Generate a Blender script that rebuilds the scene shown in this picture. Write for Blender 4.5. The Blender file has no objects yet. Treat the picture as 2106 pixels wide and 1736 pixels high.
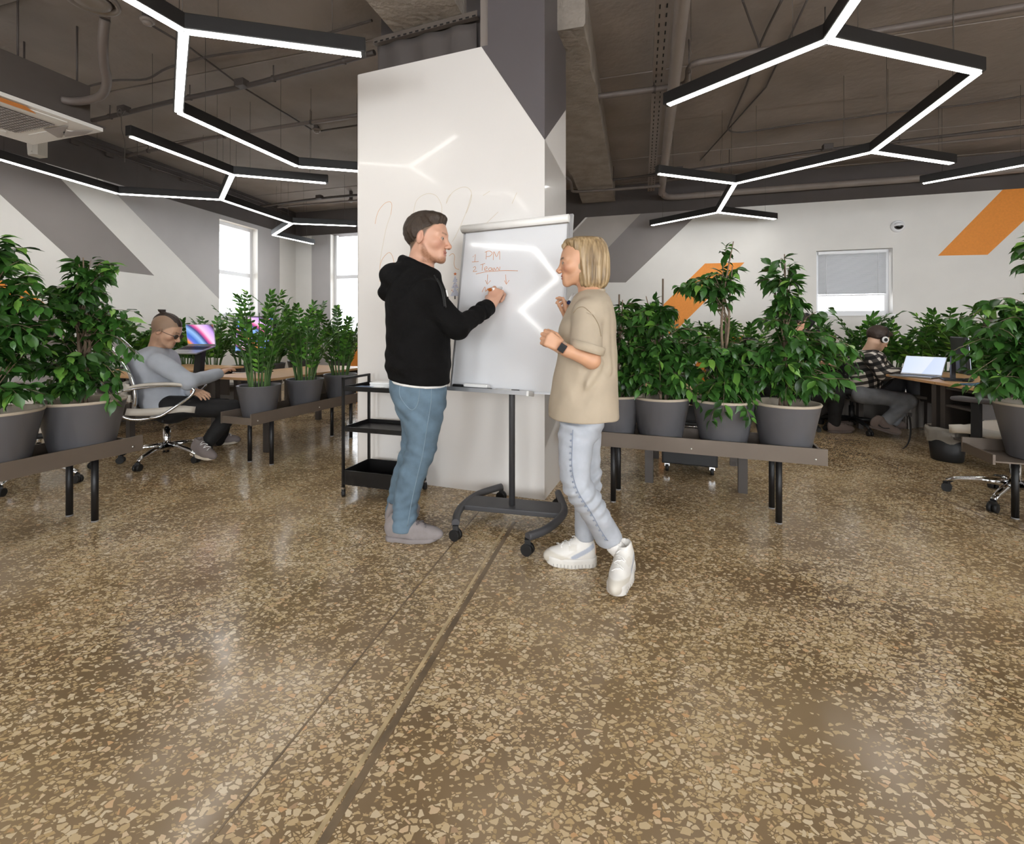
import bpy, bmesh, math, random
import numpy as np
from mathutils import Vector, Matrix
random.seed(7)
RNG = np.random.default_rng(11)
S = bpy.context.scene
COL = S.collection
PI = math.pi
# ---------------------------------------------------------------- camera, world, light, exposure
FPX, CX, HY, CAMH = 955.0, 1053.0, 675.0, 1.17       # focal length in pixels, principal column, horizon row, eye height
cam_d = bpy.data.cameras.new('camera'); cam = bpy.data.objects.new('camera', cam_d); COL.objects.link(cam)
cam.location = (0, 0, CAMH); cam.rotation_euler = (PI/2, 0, 0)
cam_d.sensor_width = 36.0; cam_d.lens = 36.0*FPX/2106.0
cam_d.shift_y = -(868.0-HY)/2106.0; cam_d.clip_start = .05; cam_d.clip_end = 200
S.camera = cam
S.view_settings.view_transform = 'Standard'; S.view_settings.look = 'None'
S.view_settings.gamma = 1.0; S.view_settings.use_curve_mapping = False
S.view_settings.exposure = 0.32
S.cycles.max_bounces = 6; S.cycles.diffuse_bounces = 3; S.cycles.glossy_bounces = 2; S.cycles.transmission_bounces = 2; S.cycles.use_adaptive_sampling = True; S.cycles.adaptive_threshold = .08; S.cycles.adaptive_min_samples = 16; S.cycles.caustics_reflective = False; S.cycles.caustics_refractive = False
wd = bpy.data.worlds.new('sky'); S.world = wd; wd.use_nodes = True
wd.node_tree.nodes['Background'].inputs[0].default_value = (.90, .95, 1.0, 1)
wd.node_tree.nodes['Background'].inputs[1].default_value = 6.0
LED_POWER = 15.0
def window_light(name, loc, rot, sx, sy, e, col=(.93, .97, 1.0)):
    l = bpy.data.lights.new(name, 'AREA'); l.shape = 'RECTANGLE'; l.size = sx; l.size_y = sy; l.energy = e; l.color = col
    o = bpy.data.objects.new(name, l); COL.objects.link(o); o.location = loc; o.rotation_euler = rot
    return o
# area lamps added as soft frontal fill, inside unseen windows behind the photographer
for i, x in enumerate((-4.2, -1.4, 1.4, 4.2, 7.0)):
    window_light('daylight_fill', (x, -4.28, 1.75), (PI/2, 0, 0), 1.5, 1.9, 75)

def W(px, py, d):                                   # point seen at pixel (px, py), d metres into the room
    return Vector(((px-CX)/FPX*d, d, CAMH-(py-HY)/FPX*d))
def F(px, py):                                      # point of the floor
    return W(px, py, CAMH*FPX/(py-HY))
def CZ(px, py, z):                                  # point at height z
    return W(px, py, (CAMH-z)*FPX/(py-HY))
# ---------------------------------------------------------------- materials
def lin(c):
    if isinstance(c, str):
        c = c.lstrip('#'); c = tuple(int(c[i:i+2], 16) for i in (0, 2, 4))
    r = []
    for v in c[:3]:
        v = v/255.0
        r.append(v/12.92 if v <= .04045 else ((v+.055)/1.055)**2.4)
    return (r[0], r[1], r[2], 1.0)
class NT:
    def __init__(s, m): s.t = m.node_tree; s.n = s.t.nodes
    def add(s, ty, **kw):
        n = s.n.new(ty)
        for k, v in kw.items():
            if k.startswith('i_'):
                key = k[2:]; key = int(key) if key.isdigit() else key.replace('_', ' ')
                n.inputs[key].default_value = v
            else: setattr(n, k, v)
        return n
    def ln(s, a, b): s.t.links.new(a, b)
    def math(s, op, a, b=None, c=None):
        n = s.n.new('ShaderNodeMath'); n.operation = op
        for i, v in enumerate((a, b, c)):
            if v is None: continue
            if isinstance(v, (int, float)): n.inputs[i].default_value = v
            else: s.ln(v, n.inputs[i])
        return n.outputs[0]
    def mix(s, fac, a, b, mode='MIX'):
        n = s.n.new('ShaderNodeMixRGB'); n.blend_type = mode
        for i, v in enumerate((fac, a, b)):
            if isinstance(v, (int, float)): n.inputs[i].default_value = v
            elif isinstance(v, tuple): n.inputs[i].default_value = v
            else: s.ln(v, n.inputs[i])
        return n.outputs[0]
    def ramp(s, fac, stops, interp='LINEAR'):
        n = s.n.new('ShaderNodeValToRGB'); cr = n.color_ramp; cr.interpolation = interp
        while len(cr.elements) < len(stops): cr.elements.new(.5)
        for e, (p, c) in zip(cr.elements, stops): e.position = p; e.color = c
        s.ln(fac, n.inputs[0]); return n.outputs[0]
    def bump(s, h, strength, dist=.01):
        n = s.n.new('ShaderNodeBump'); n.inputs['Strength'].default_value = strength; n.inputs['Distance'].default_value = dist
        s.ln(h, n.inputs['Height']); return n.outputs[0]
MATS = {}
def newmat(name):
    m = bpy.data.materials.new(name); m.use_nodes = True
    return m, NT(m), m.node_tree.nodes['Principled BSDF']
def M(name, col='#808080', rough=.5, metal=0., var=0., vs=8., bump=0., bs=60., bd=.004, coat=0., spec=None, emit=0., sheen=0., attr=None, stretch=None):
    if name in MATS: return MATS[name]
    m, t, b = newmat(name); c = lin(col)
    b.inputs['Base Color'].default_value = c; b.inputs['Roughness'].default_value = rough; b.inputs['Metallic'].default_value = metal
    if coat: b.inputs['Coat Weight'].default_value = coat; b.inputs['Coat Roughness'].default_value = .06
    if spec is not None: b.inputs['Specular IOR Level'].default_value = spec
    if sheen: b.inputs['Sheen Weight'].default_value = sheen
    if emit: b.inputs['Emission Color'].default_value = c; b.inputs['Emission Strength'].default_value = emit
    co = None
    if var or bump:
        tc = t.add('ShaderNodeTexCoord'); co = tc.outputs['Object']
        if stretch:
            mp = t.add('ShaderNodeMapping'); mp.inputs['Scale'].default_value = stretch; t.ln(co, mp.inputs[0]); co = mp.outputs[0]
    src = None
    if attr:
        a = t.add('ShaderNodeVertexColor', layer_name=attr); src = a.outputs[0]; t.ln(src, b.inputs['Base Color'])
    if var:
        n = t.add('ShaderNodeTexNoise'); n.inputs['Scale'].default_value = vs; n.inputs['Detail'].default_value = 3; t.ln(co, n.inputs['Vector'])
        f = t.ramp(n.outputs['Fac'], [(.3, (1-var,)*3+(1,)), (.7, (1+var*.6,)*3+(1,))])
        o = t.mix(1.0, src if src else c, f, 'MULTIPLY'); t.ln(o, b.inputs['Base Color'])
    if bump:
        n = t.add('ShaderNodeTexNoise'); n.inputs['Scale'].default_value = bs; n.inputs['Detail'].default_value = 2; t.ln(co, n.inputs['Vector'])
        t.ln(t.bump(n.outputs['Fac'], bump, bd), b.inputs['Normal'])
    MATS[name] = m; return m
# ---------------------------------------------------------------- mesh building
class MB:
    def __init__(s): s.v = []; s.f = []; s.sm = []
    def add(s, vs, fs, smooth=False):
        o = len(s.v); s.v += [tuple(v) for v in vs]; s.f += [tuple(i+o for i in f) for f in fs]; s.sm += [smooth]*len(fs); return s
    def box(s, c, size, rz=0., R=None, bev=0.):
        hx, hy, hz = [a/2 for a in size]
        R = R or Matrix.Rotation(rz, 3, 'Z'); c = Vector(c)
        if bev <= 0:
            vs = [c+R@Vector((x*hx, y*hy, z*hz)) for z in (-1, 1) for x, y in ((-1,-1),(1,-1),(1,1),(-1,1))]
            return s.add(vs, [(3,2,1,0),(4,5,6,7),(0,1,5,4),(1,2,6,5),(2,3,7,6),(3,0,4,7)])
        b = min(bev, hx*.98, hy*.98, hz*.98)
        rings = []
        for z, k in ((-hz, b), (-hz+b*.3, b*.3), (-hz+b, 0), (hz-b, 0), (hz-b*.3, b*.3), (hz, b)):
            x, y = hx-k, hy-k; ch = b*.6
            rings.append([(-x+ch,-y,z),(x-ch,-y,z),(x,-y+ch,z),(x,y-ch,z),(x-ch,y,z),(-x+ch,y,z),(-x,y-ch,z),(-x,-y+ch,z)])
        return s.rings([[c+R@Vector(p) for p in r] for r in rings], smooth=False)
    def bar(s, a, b, w, h, up=(0,0,1), bev=0.):
        a, b = Vector(a), Vector(b); x = (b-a); L = x.length; x.normalize(); up = Vector(up)
        y = up.cross(x); y = y.normalized() if y.length > 1e-6 else Vector((0,1,0)); z = x.cross(y)
        return s.box((a+b)/2, (L, w, h), R=Matrix((x, y, z)).transposed(), bev=bev)
    def rings(s, rs, cap=True, smooth=True, closed=True):
        n = len(rs[0]); o = len(s.v); s.v += [tuple(p) for r in rs for p in r]
        for i in range(len(rs)-1):
            for j in range(n if closed else n-1):
                k = (j+1) % n; s.f.append((o+i*n+j, o+i*n+k, o+(i+1)*n+k, o+(i+1)*n+j)); s.sm.append(smooth)
        if cap and closed:
            s.f.append(tuple(o+j for j in reversed(range(n)))); s.sm.append(False)
            e = o+(len(rs)-1)*n; s.f.append(tuple(e+j for j in range(n))); s.sm.append(False)
        return s
    def tube(s, pts, r, n=8, cap=True):
        pts = [Vector(p) for p in pts]; m = len(pts)
        rr = r if isinstance(r, (list, tuple)) else [r]*m
        T = [(pts[min(i+1, m-1)]-pts[max(i-1, 0)]).normalized() for i in range(m)]
        u = T[0].orthogonal().normalized(); rs = []
        for i in range(m):
            u = (u-T[i]*u.dot(T[i])); u = u.normalized() if u.length > 1e-6 else T[i].orthogonal().normalized()
            w = T[i].cross(u)
            rs.append([pts[i]+(u*math.cos(2*PI*k/n)+w*math.sin(2*PI*k/n))*rr[i] for k in range(n)])
        return s.rings(rs, cap)
    def lathe(s, prof, n=28, c=(0,0,0), R=None, cap=False):
        c = Vector(c); rs = []
        for r, z in prof:
            ring = [Vector((r*math.cos(2*PI*k/n), r*math.sin(2*PI*k/n), z)) for k in range(n)]
            rs.append([c+((R@p) if R else p) for p in ring])
        return s.rings(rs, cap)
    def ball(s, c, r, n=12, m=8, R=None):
        r = r if isinstance(r, (tuple, list)) else (r, r, r); c = Vector(c); rs = []
        for i in range(m+1):
            a = -PI/2+PI*i/m; a = max(-PI/2+.02, min(PI/2-.02, a))
            ring = [Vector((r[0]*math.cos(a)*math.cos(2*PI*k/n), r[1]*math.cos(a)*math.sin(2*PI*k/n), r[2]*math.sin(a))) for k in range(n)]
            rs.append([c+((R@p) if R else p) for p in ring])
        return s.rings(rs, True)
    def prism(s, poly, n, t):                        # planar polygon (world points) extruded t along n
        n = Vector(n); k = len(poly); a = [Vector(p) for p in poly]
        vs = a+[p+n*t for p in a]
        return s.add(vs, [tuple(reversed(range(k))), tuple(range(k, 2*k))]+[(i, (i+1) % k, (i+1) % k+k, i+k) for i in range(k)])
    def sheet(s, fn, nu, nv, t):                     # curved sheet fn(u,v)->Vector of thickness t
        P = [[Vector(fn(i/nu, j/nv)) for j in range(nv+1)] for i in range(nu+1)]
        def nor(i, j):
            a = P[min(i+1, nu)][j]-P[max(i-1, 0)][j]; b = P[i][min(j+1, nv)]-P[i][max(j-1, 0)]
            c = a.cross(b); return c.normalized() if c.length > 1e-9 else Vector((0,0,1))
        A = [[P[i][j]+nor(i, j)*t/2 for j in range(nv+1)] for i in range(nu+1)]
        B = [[P[i][j]-nor(i, j)*t/2 for j in range(nv+1)] for i in range(nu+1)]
        w = nv+1; N = (nu+1)*w; idx = lambda i, j: i*w+j
        vs = [p for r in A for p in r]+[p for r in B for p in r]; fs = []
        for i in range(nu):
            for j in range(nv):
                q = (idx(i,j), idx(i+1,j), idx(i+1,j+1), idx(i,j+1)); fs.append(q); fs.append(tuple(x+N for x in reversed(q)))
        for i in range(nu):
            fs.append((idx(i,0), idx(i,0)+N, idx(i+1,0)+N, idx(i+1,0))); fs.append((idx(i+1,nv), idx(i+1,nv)+N, idx(i,nv)+N, idx(i,nv)))
        for j in range(nv):
            fs.append((idx(0,j+1), idx(0,j+1)+N, idx(0,j)+N, idx(0,j))); fs.append((idx(nu,j), idx(nu,j)+N, idx(nu,j+1)+N, idx(nu,j+1)))
        return s.add(vs, fs, True)
    def mesh(s, name):
        me = bpy.data.meshes.new(name); me.from_pydata(s.v, [], s.f); me.polygons.foreach_set('use_smooth', s.sm); me.update(); return me
def link(name, data, parent=None, mat=None):
    o = bpy.data.objects.new(name, data); COL.objects.link(o)
    if parent: o.parent = parent
    if mat: data.materials.append(mat)
    return o
def obj(name, mb, mat, parent=None, off=None):
    me = mb.mesh(name)
    if off is not None: me.transform(Matrix.Translation(-Vector(off)))
    return link(name, me, parent, mat)
def tag(o, label=None, cat=None, group=None, kind=None):
    if label: o['label'] = label
    if cat: o['category'] = cat
    if group: o['group'] = group
    if kind: o['kind'] = kind
    return o
def thing(name, label, cat, loc=(0,0,0), rz=0., group=None):
    o = bpy.data.objects.new(name, None); COL.objects.link(o); o.location = loc; o.rotation_euler = (0, 0, rz); o.empty_display_size = .05
    return tag(o, label, cat, group)
def struct(name, mb, mat, parent=None):
    o = obj(name, mb, mat, parent)
    if not parent: o['kind'] = 'structure'
    return o
def copy_tree(o, parent=None):
    c = o.copy(); COL.objects.link(c); c.parent = parent
    for ch in list(o.children): copy_tree(ch, c)
    return c
def spline(pts, k=6):                                # Catmull-Rom through points
    pts = [Vector(p) for p in pts]; out = []
    for i in range(len(pts)-1):
        p0, p1, p2, p3 = pts[max(i-1,0)], pts[i], pts[i+1], pts[min(i+2, len(pts)-1)]
        for j in range(k):
            t = j/k; out.append(.5*((2*p1)+(p2-p0)*t+(2*p0-5*p1+4*p2-p3)*t*t+(3*p1-p0-3*p2+p3)*t*t*t))
    out.append(pts[-1]); return out
# ---------------------------------------------------------------- the room
ZC, ZB = 3.72, 3.18                                  # ceiling, lower edge of the dark band
CORNER = Vector((-4.75, 10.2, 0)); BU = Vector((.9600, -.2800, 0)).normalized(); LU = Vector((-.1994, -.9799, 0)).normalized()
BN = Vector((BU.y, -BU.x, 0)); LN = Vector((-LU.y, LU.x, 0))          # into the room
if BN.y > 0: BN = -BN
if LN.x < 0: LN = -LN
def on_plane(px, py, p0, n):
    o = Vector((0, 0, CAMH)); v = W(px, py, 1.0)-o
    return o+v*((Vector(p0)-o).dot(n)/v.dot(n))
m_wall = M('wall_paint_white', '#e9e6e1', .75, var=.03, vs=2.5, bump=.08, bs=120)
m_band = M('wall_paint_charcoal', '#554e4b', .8, var=.08, vs=3, bump=.1, bs=60)
m_dkst = M('wall_paint_grey', '#8f8886', .75, var=.03, vs=3)
m_mdst = M('wall_paint_silver', '#b9b5b4', .75, var=.03, vs=3)
m_tpst = M('wall_paint_taupe', '#b5ada6', .75, var=.03, vs=3)
m_org = M('wall_paint_orange', '#f09638', .6, var=.06, vs=40)
m_frame = M('window_frame_white', '#f2f2f4', .35)
m_glass, t, b = newmat('window_glass')
tr = t.add('ShaderNodeBsdfTransparent'); gl = t.add('ShaderNodeBsdfGlossy'); gl.inputs['Roughness'].default_value = .02
mx = t.add('ShaderNodeMixShader'); mx.inputs[0].default_value = .06; t.ln(tr.outputs[0], mx.inputs[1]); t.ln(gl.outputs[0], mx.inputs[2])
t.ln(mx.outputs[0], t.n['Material Output'].inputs[0])
def wall(name, p0, u, n, L, holes, mat_lo=m_wall, z1=ZC, th=.32):
    p0 = Vector(p0); mb = MB(); zs = sorted({0., ZB, *[h[2] for h in holes], *[h[3] for h in holes]}); ss = sorted({0., L, *[h[0] for h in holes], *[h[1] for h in holes]})
    rz = math.atan2(u.y, u.x)
    for i in range(len(ss)-1):
        for j in range(len(zs)-1):
            sc, zc = (ss[i]+ss[i+1])/2, (zs[j]+zs[j+1])/2
            if any(h[0] < sc < h[1] and h[2] < zc < h[3] for h in holes): continue
            c = p0+u*sc-n*th/2; mb.box((c.x, c.y, zc), (ss[i+1]-ss[i], th, zs[j+1]-zs[j]), rz)
    w = struct(name, mb, mat_lo)
    c = p0+u*L/2-n*(th/2-.004); obj('dark_paint_band', MB().box((c.x, c.y, (ZB+z1)/2), (L, th, z1-ZB), rz), m_band, w)
    return w
def sz(px, py, p0, u, n):
    p = on_plane(px, py, p0, n); return ((p-Vector(p0)).dot(u), p.z)
# openings
s0, z1 = sz(1679, 516, CORNER, BU, BN); s1, z0 = sz(1836, 646, CORNER, BU, BN); HR = (s0, s1, z0, z1)
s0, z1 = sz(680, 468, CORNER, BU, BN); HM = (s0, s0+1.15, 1.02, z1)
s0, z1 = sz(451, 446, CORNER, LU, LN); s1, _ = sz(530, 470, CORNER, LU, LN); HL = (min(s0, s1), max(s0, s1), 1.38, 3.1)
wall_back = wall('wall_back', CORNER, BU, BN, 14.4, [HR, HM])
wall_left = wall('wall_left', CORNER-LU*.1, LU, LN, 15.2, [(HL[0]+.1, HL[1]+.1, HL[2], HL[3])])
wall_right = wall('wall_right', (9.0, 6.4, 0), Vector((0,-1,0)), Vector((-1,0,0)), 11.0, [])
FW = [(x-.85+8.2, x+.85+8.2, .75, 2.75) for x in (-4.2, -1.4, 1.4, 4.2, 7.0)]
wall_front = wall('wall_front', (-8.2, -4.5, 0), Vector((1,0,0)), Vector((0,1,0)), 17.4, FW)
def clip(poly, a, b, c):                             # keep a*s+b*z<=c
    out = []
    for i in range(len(poly)):
        p, q = poly[i], poly[(i+1) % len(poly)]; dp, dq = a*p[0]+b*p[1]-c, a*q[0]+b*q[1]-c
        if dp <= 0: out.append(p)
        if dp*dq < 0: t = dp/(dp-dq); out.append((p[0]+(q[0]-p[0])*t, p[1]+(q[1]-p[1])*t))
    return out
def stripe(w, pxs, p0, u, n, mat, hole=None, th=.002, name='paint_stripe'):
    poly = clip([sz(x, y, p0, u, n) for x, y in pxs], 0, 1, ZB); pieces = [poly]
    if hole:
        a, b_, c, d = hole; mid = clip(clip(poly, -1, 0, -a), 1, 0, b_)
        pieces = [clip(poly, 1, 0, a), clip(poly, -1, 0, -b_), clip(mid, 0, 1, c), clip(mid, 0, -1, -d)]
    mb = MB()
    for pc in pieces:
        if len(pc) < 3: continue
        pts = [Vector(p0)+u*s+Vector((0, 0, z)) for s, z in pc]
        ar = sum((pts[i]-pts[0]).cross(pts[i+1]-pts[0]).dot(n) for i in range(1, len(pts)-1))
        if ar < 0: pts.reverse()
        mb.prism(pts, n, th)
    return obj(name, mb, mat, w)
L3 = (CORNER, LU, LN); B3 = (CORNER, BU, BN)
stripe(wall_left, [(-164, 250), (88, 330), (317, 567), (162, 548)], *L3, m_dkst)
stripe(wall_left, [(203, 362), (575, 470), (575, 742)], *L3, m_mdst, hole=HL)
stripe(wall_left, [(-70, 585), (27, 574), (118, 645), (20, 662)], *L3, m_org)
stripe(wall_back, [(641, 470), (679, 466), (679, 760), (641, 760)], *B3, m_mdst)
stripe(wall_back, [(1050, 440), (1214, 436), (1100, 560), (1050, 560)], *B3, m_band)
stripe(wall_back, [(1215, 440), (1327, 430), (1182, 581), (1085, 581)], *B3, m_tpst)
stripe(wall_back, [(1327, 430), (1452, 424), (1287, 581), (1182, 581)], *B3, m_dkst)
stripe(wall_back, [(1450, 542), (1531, 540), (1380, 690), (1300, 690)], *B3, m_org)
stripe(wall_back, [(1476, 690), (1530, 690), (1450, 790), (1400, 790)], *B3, m_org)
stripe(wall_back, [(1929, 526), (2072, 380), (2190, 375), (2031, 524)], *B3, m_org)
stripe(wall_back, [(700, 775), (745, 690), (790, 690), (745, 775)], *B3, m_org)
def window(name, w, p0, u, n, h, inset=.16, mull=None, sill=True):
    a, b_, c, d = h; p0 = Vector(p0); rz = math.atan2(u.y, u.x); fw = .06
    P = lambda s, z, k=inset: tuple(p0+u*s-n*k+Vector((0,0,z)))
    mb = MB(); mb.box(P((a+b_)/2, c+fw/2), (b_-a, .07, fw), rz).box(P((a+b_)/2, d-fw/2), (b_-a, .07, fw), rz)
    mb.box(P(a+fw/2, (c+d)/2), (fw, .07, d-c-2*fw), rz).box(P(b_-fw/2, (c+d)/2), (fw, .07, d-c-2*fw), rz)
    o = struct(name, mb, m_frame)
    zs = [c+fw, d-fw]
    if mull: obj('mullion', MB().box(P((a+b_)/2, mull), (b_-a-2*fw, .07, .075), rz), m_frame, o); zs = [c+fw, mull-.0375, mull+.0375, d-fw]
    for i in range(0, len(zs), 2):
        obj('pane', MB().box(P((a+b_)/2, (zs[i]+zs[i+1])/2), (b_-a-2*fw, .008, zs[i+1]-zs[i]), rz), m_glass, o)
    if sill: obj('window_sill', MB().box(P((a+b_)/2, c-.012, .06), (b_-a+.06, .22, .024), rz), m_frame, o)
    return o
window('window_1', wall_left, *L3, HL, mull=(HL[2]+HL[3])/2-.05)
window('window_2', wall_back, *B3, HM, mull=(HM[2]+HM[3])/2+.1)
window('window_3', wall_back, *B3, HR)
for i, h in enumerate(FW): window('window_%d' % (4+i), wall_front, Vector((-8.2, -4.5, 0)), Vector((1,0,0)), Vector((0,1,0)), h, mull=1.4)
# slatted blind in the right-hand window, let down two thirds of the way
a, b_, c, d = HR; rz = math.atan2(BU.y, BU.x)
bl = thing('window_blind', 'white slatted blind lowered over the upper part of the back wall window', 'blind', CORNER+BU*((a+b_)/2)-BN*.09, rz)
zb = c+(d-c)*.30; wl = (b_-a)-.10
obj('head_rail', MB().box((0, 0, d-.03), (wl, .045, .045)), m_frame, bl); obj('bottom_rail', MB().box((0, 0, zb), (wl, .03, .022)), m_frame, bl)
mb = MB(); nsl = 44
for i in range(nsl): mb.box((0, 0, zb+.03+(d-.08-zb)*i/nsl), (wl, .03, .003), R=Matrix.Rotation(.75, 3, 'X'))
tag(obj('slats', mb, M('blind_slat', '#d6d6d8', .5), bl), kind='stuff')
for x in (-.38, .38): obj('ladder_cord', MB().tube([(x*wl, -.02, zb), (x*wl, -.02, d-.03)], .003, 5), m_frame, bl)
# ---- ceiling of precast slabs, beams
m_ceil = M('ceiling_paint_taupe', '#8d827a', .85, var=.16, vs=1.6, bump=.25, bs=14, bd=.02)
ceil = struct('ceiling', MB().box((0.4, 3.0, ZC+.16), (19.5, 17.5, .24)), M('ceiling_joint', '#4a433e', .9))
ang = math.atan2(BU.y, BU.x); V2 = Vector((-BU.y, BU.x, 0))
if V2.y < 0: V2 = -V2
me = None
for i in range(13):
    c = Vector((0.2, 9.3, 0))-V2*(1.2*i)
    if me is None:
        me = MB().box((0, 0, 0), (17.5, 1.186, .05)).mesh('ceiling_slab'); me.materials.append(m_ceil)
    o = link('ceiling_slab', me, ceil); o.location = (c.x, c.y, ZC+.015+.006*((i*7) % 3-1)); o.rotation_euler = (0, 0, ang)
m_beam = M('beam_concrete', '#948a80', .85, var=.22, vs=5, bump=.5, bs=22, bd=.02)
def beam(name, a, b_, w, h, z, rough_edges=True):
    a, b_ = Vector(a), Vector(b_); u = (b_-a).normalized(); v = Vector((-u.y, u.x, 0)); n = 26; r = random.Random(3); mb = MB(); rs = []
    for i in range(n+1):
        p = a+(b_-a)*i/n; j1, j2 = (r.uniform(-.02, .012), r.uniform(-.02, .012)) if rough_edges else (0, 0)
        rs.append([p-v*(w/2+j1)+Vector((0,0,z)), p+v*(w/2+j2)+Vector((0,0,z)), p+v*(w/2)+Vector((0,0,z+.035+j2)), p+v*w/2+Vector((0,0,z+h)), p-v*w/2+Vector((0,0,z+h)), p-v*w/2+Vector((0,0,z+.035+j1))])
    return struct(name, mb.rings([list(reversed(q)) for q in rs], smooth=False), m_beam)
beam('ceiling_beam', (.27, 3.50, 0), (1.54, 8.22, 0), .56, .34, 3.40)
beam('ceiling_beam', (-1.65, .2, 0), (-.63, 3.62, 0), .60, .24, 3.50, False)
# ---- polished terrazzo floor
m_floor, t, b = newmat('polished_terrazzo')
tc = t.add('ShaderNodeTexCoord'); co = tc.outputs['Object']
nz = t.add('ShaderNodeTexNoise', i_Scale=30.0, i_Detail=2.0); t.ln(co, nz.inputs['Vector'])
dv = t.add('ShaderNodeVectorMath', operation='MULTIPLY_ADD'); t.ln(nz.outputs['Color'], dv.inputs[0]); dv.inputs[1].default_value = (.016,)*3; t.ln(co, dv.inputs[2])
n1 = t.add('ShaderNodeTexNoise', i_Scale=.8, i_Detail=3.0, i_Roughness=.6); t.ln(co, n1.inputs['Vector'])
n2 = t.add('ShaderNodeTexNoise', i_Scale=5.0, i_Detail=3.0); t.ln(co, n2.inputs['Vector'])
n4 = t.add('ShaderNodeTexNoise', i_Scale=2.6, i_Detail=2.0); t.ln(co, n4.inputs['Vector'])
def chips(scale, dens, off, rz, strx):
    mp = t.add('ShaderNodeMapping'); mp.inputs['Location'].default_value = off; mp.inputs['Rotation'].default_value = (0, 0, rz); mp.inputs['Scale'].default_value = (1, strx, 1); t.ln(dv.outputs[0], mp.inputs[0])
    v = t.add('ShaderNodeTexVoronoi', i_Scale=scale, voronoi_dimensions='2D'); t.ln(mp.outputs[0], v.inputs['Vector'])
    e = t.add('ShaderNodeTexVoronoi', i_Scale=scale, voronoi_dimensions='2D', feature='DISTANCE_TO_EDGE'); t.ln(mp.outputs[0], e.inputs['Vector'])
    sp = t.add('ShaderNodeSeparateColor'); t.ln(v.outputs['Color'], sp.inputs[0])
    keep = t.math('LESS_THAN', sp.outputs[0], t.math('MULTIPLY_ADD', n4.outputs['Fac'], 1.6, dens-.8))
    th = t.math('MULTIPLY_ADD', sp.outputs[2], .14, .07)
    return t.math('MULTIPLY', keep, t.math('GREATER_THAN', e.outputs[0], th)), sp.outputs[1]
big, bigc = chips(48., .46, (0,0,0), .6, 1.35); sml, smlc = chips(88., .46, (3.1,1.7,0), -.7, 1.5)
mat_c = t.ramp(n1.outputs['Fac'], [(.32, lin('#6f5a41')), (.46, lin('#90795a')), (.60, lin('#a89172')), (.74, lin('#bda98e'))])
mat_c = t.mix(t.math('MULTIPLY', n2.outputs['Fac'], .5), mat_c, lin('#77624a'))
chipc = t.ramp(bigc, [(0, lin('#c6a97d')), (.4, lin('#d5bd95')), (.8, lin('#e2d0b0')), (.975, lin('#d8ab7c')), (1, lin('#a8937a'))])
chipd = t.ramp(smlc, [(0, lin('#b1956b')), (.6, lin('#d0b58b')), (1, lin('#e0cdaa'))])
colr = t.mix(sml, mat_c, chipd); colr = t.mix(big, colr, chipc)
t.ln(colr, b.inputs['Base Color'])
rg = t.ramp(n2.outputs['Fac'], [(.3, (.12,)*3+(1,)), (.7, (.26,)*3+(1,))]); t.ln(rg, b.inputs['Roughness'])
b.inputs['Specular IOR Level'].default_value = .42
n3 = t.add('ShaderNodeTexNoise', i_Scale=2.2, i_Detail=2.0); t.ln(co, n3.inputs['Vector']); t.ln(t.bump(n3.outputs['Fac'], .10, .02), b.inputs['Normal'])
floor = struct('floor', MB().box((0.4, 3.0, -.1), (19.5, 17.5, .2)), m_floor)
def fstrip(pts, w, mat, h=.0012, name='joint_strip'):
    mb = MB()
    for p, q in zip(pts[:-1], pts[1:]): mb.bar(Vector((p[0], p[1], h/2)), Vector((q[0], q[1], h/2)), w, h)
    return obj(name, mb, mat, floor)
m_jd = M('joint_filler_dark', '#7f6b51', .35, var=.4, vs=9); m_jl = M('joint_filler_cream', '#c9b187', .3, var=.35, vs=14)
jd = Vector((.2425, .97, 0)); j0 = F(1042, 1082)
fstrip([j0-jd*2.6, j0+jd*.12], .013, m_jl); fstrip([j0+Vector((.019,0,0))-jd*2.6, j0+Vector((.032,0,0))+jd*.06], .022, m_jd)
k0 = F(905, 1150); fstrip([k0-jd*2.2, k0+jd*.9], .007, m_jd)
k0 = F(1880, 1005); fstrip([k0, F(2100, 1090), F(2240, 1150)], .008, m_jd)
# ---- pillar
PFL, PFR = F(732, 978), F(1120, 1029); PU = (PFR-PFL).normalized(); PN = Vector((PU.y, -PU.x, 0)); PW = (PFR-PFL).length; PD = .62
m_pil = M('pillar_whiteboard_paint', '#e6e1dc', .27, var=.02, vs=1.5, coat=.22)
m_pdk = M('pillar_dark_paint', '#5f595a', .45, var=.03, vs=2)
pm = MB(); r_ = .03; prof = []
for k in range(5): a = PI+PI/2*k/4; prof.append((r_+r_*math.cos(a), r_+r_*math.sin(a)))
prof += [(PW, 0), (PW, PD), (0, PD)]
pq = lambda s, t_, z: PFL+PU*s-PN*t_+Vector((0, 0, z))
pillar = struct('wall_pillar', pm.rings([[pq(s, t_, z) for s, t_ in prof] for z in (0, .9, ZB)], smooth=False), m_pil)
P3 = (PFL, PU, PN)
def pface(pxs, mat, p0, n, th=.0015, name='paint_facet'):
    pts = [on_plane(x, y, p0, n) for x, y in pxs]
    ar = sum((pts[i]-pts[0]).cross(pts[i+1]-pts[0]).dot(n) for i in range(1, len(pts)-1))
    if ar < 0: pts.reverse()
    return obj(name, MB().prism(pts, n, th), mat, pillar)
zt_ = on_plane(1120, 288, PFL, PN).z; st_ = (on_plane(990, 99, PFL, PN)-PFL).dot(PU)
obj('paint_facet', MB().prism([pq(st_, 0, ZB+.001), pq(PW+.0016, 0, zt_), pq(PW+.0016, 0, ZB+.001)], PN, .0015), m_pdk, pillar)
SN = PU; SP = PFR
def sidept(f, z): return PFR-PN*(PD*f)+Vector((0, 0, z))
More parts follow.
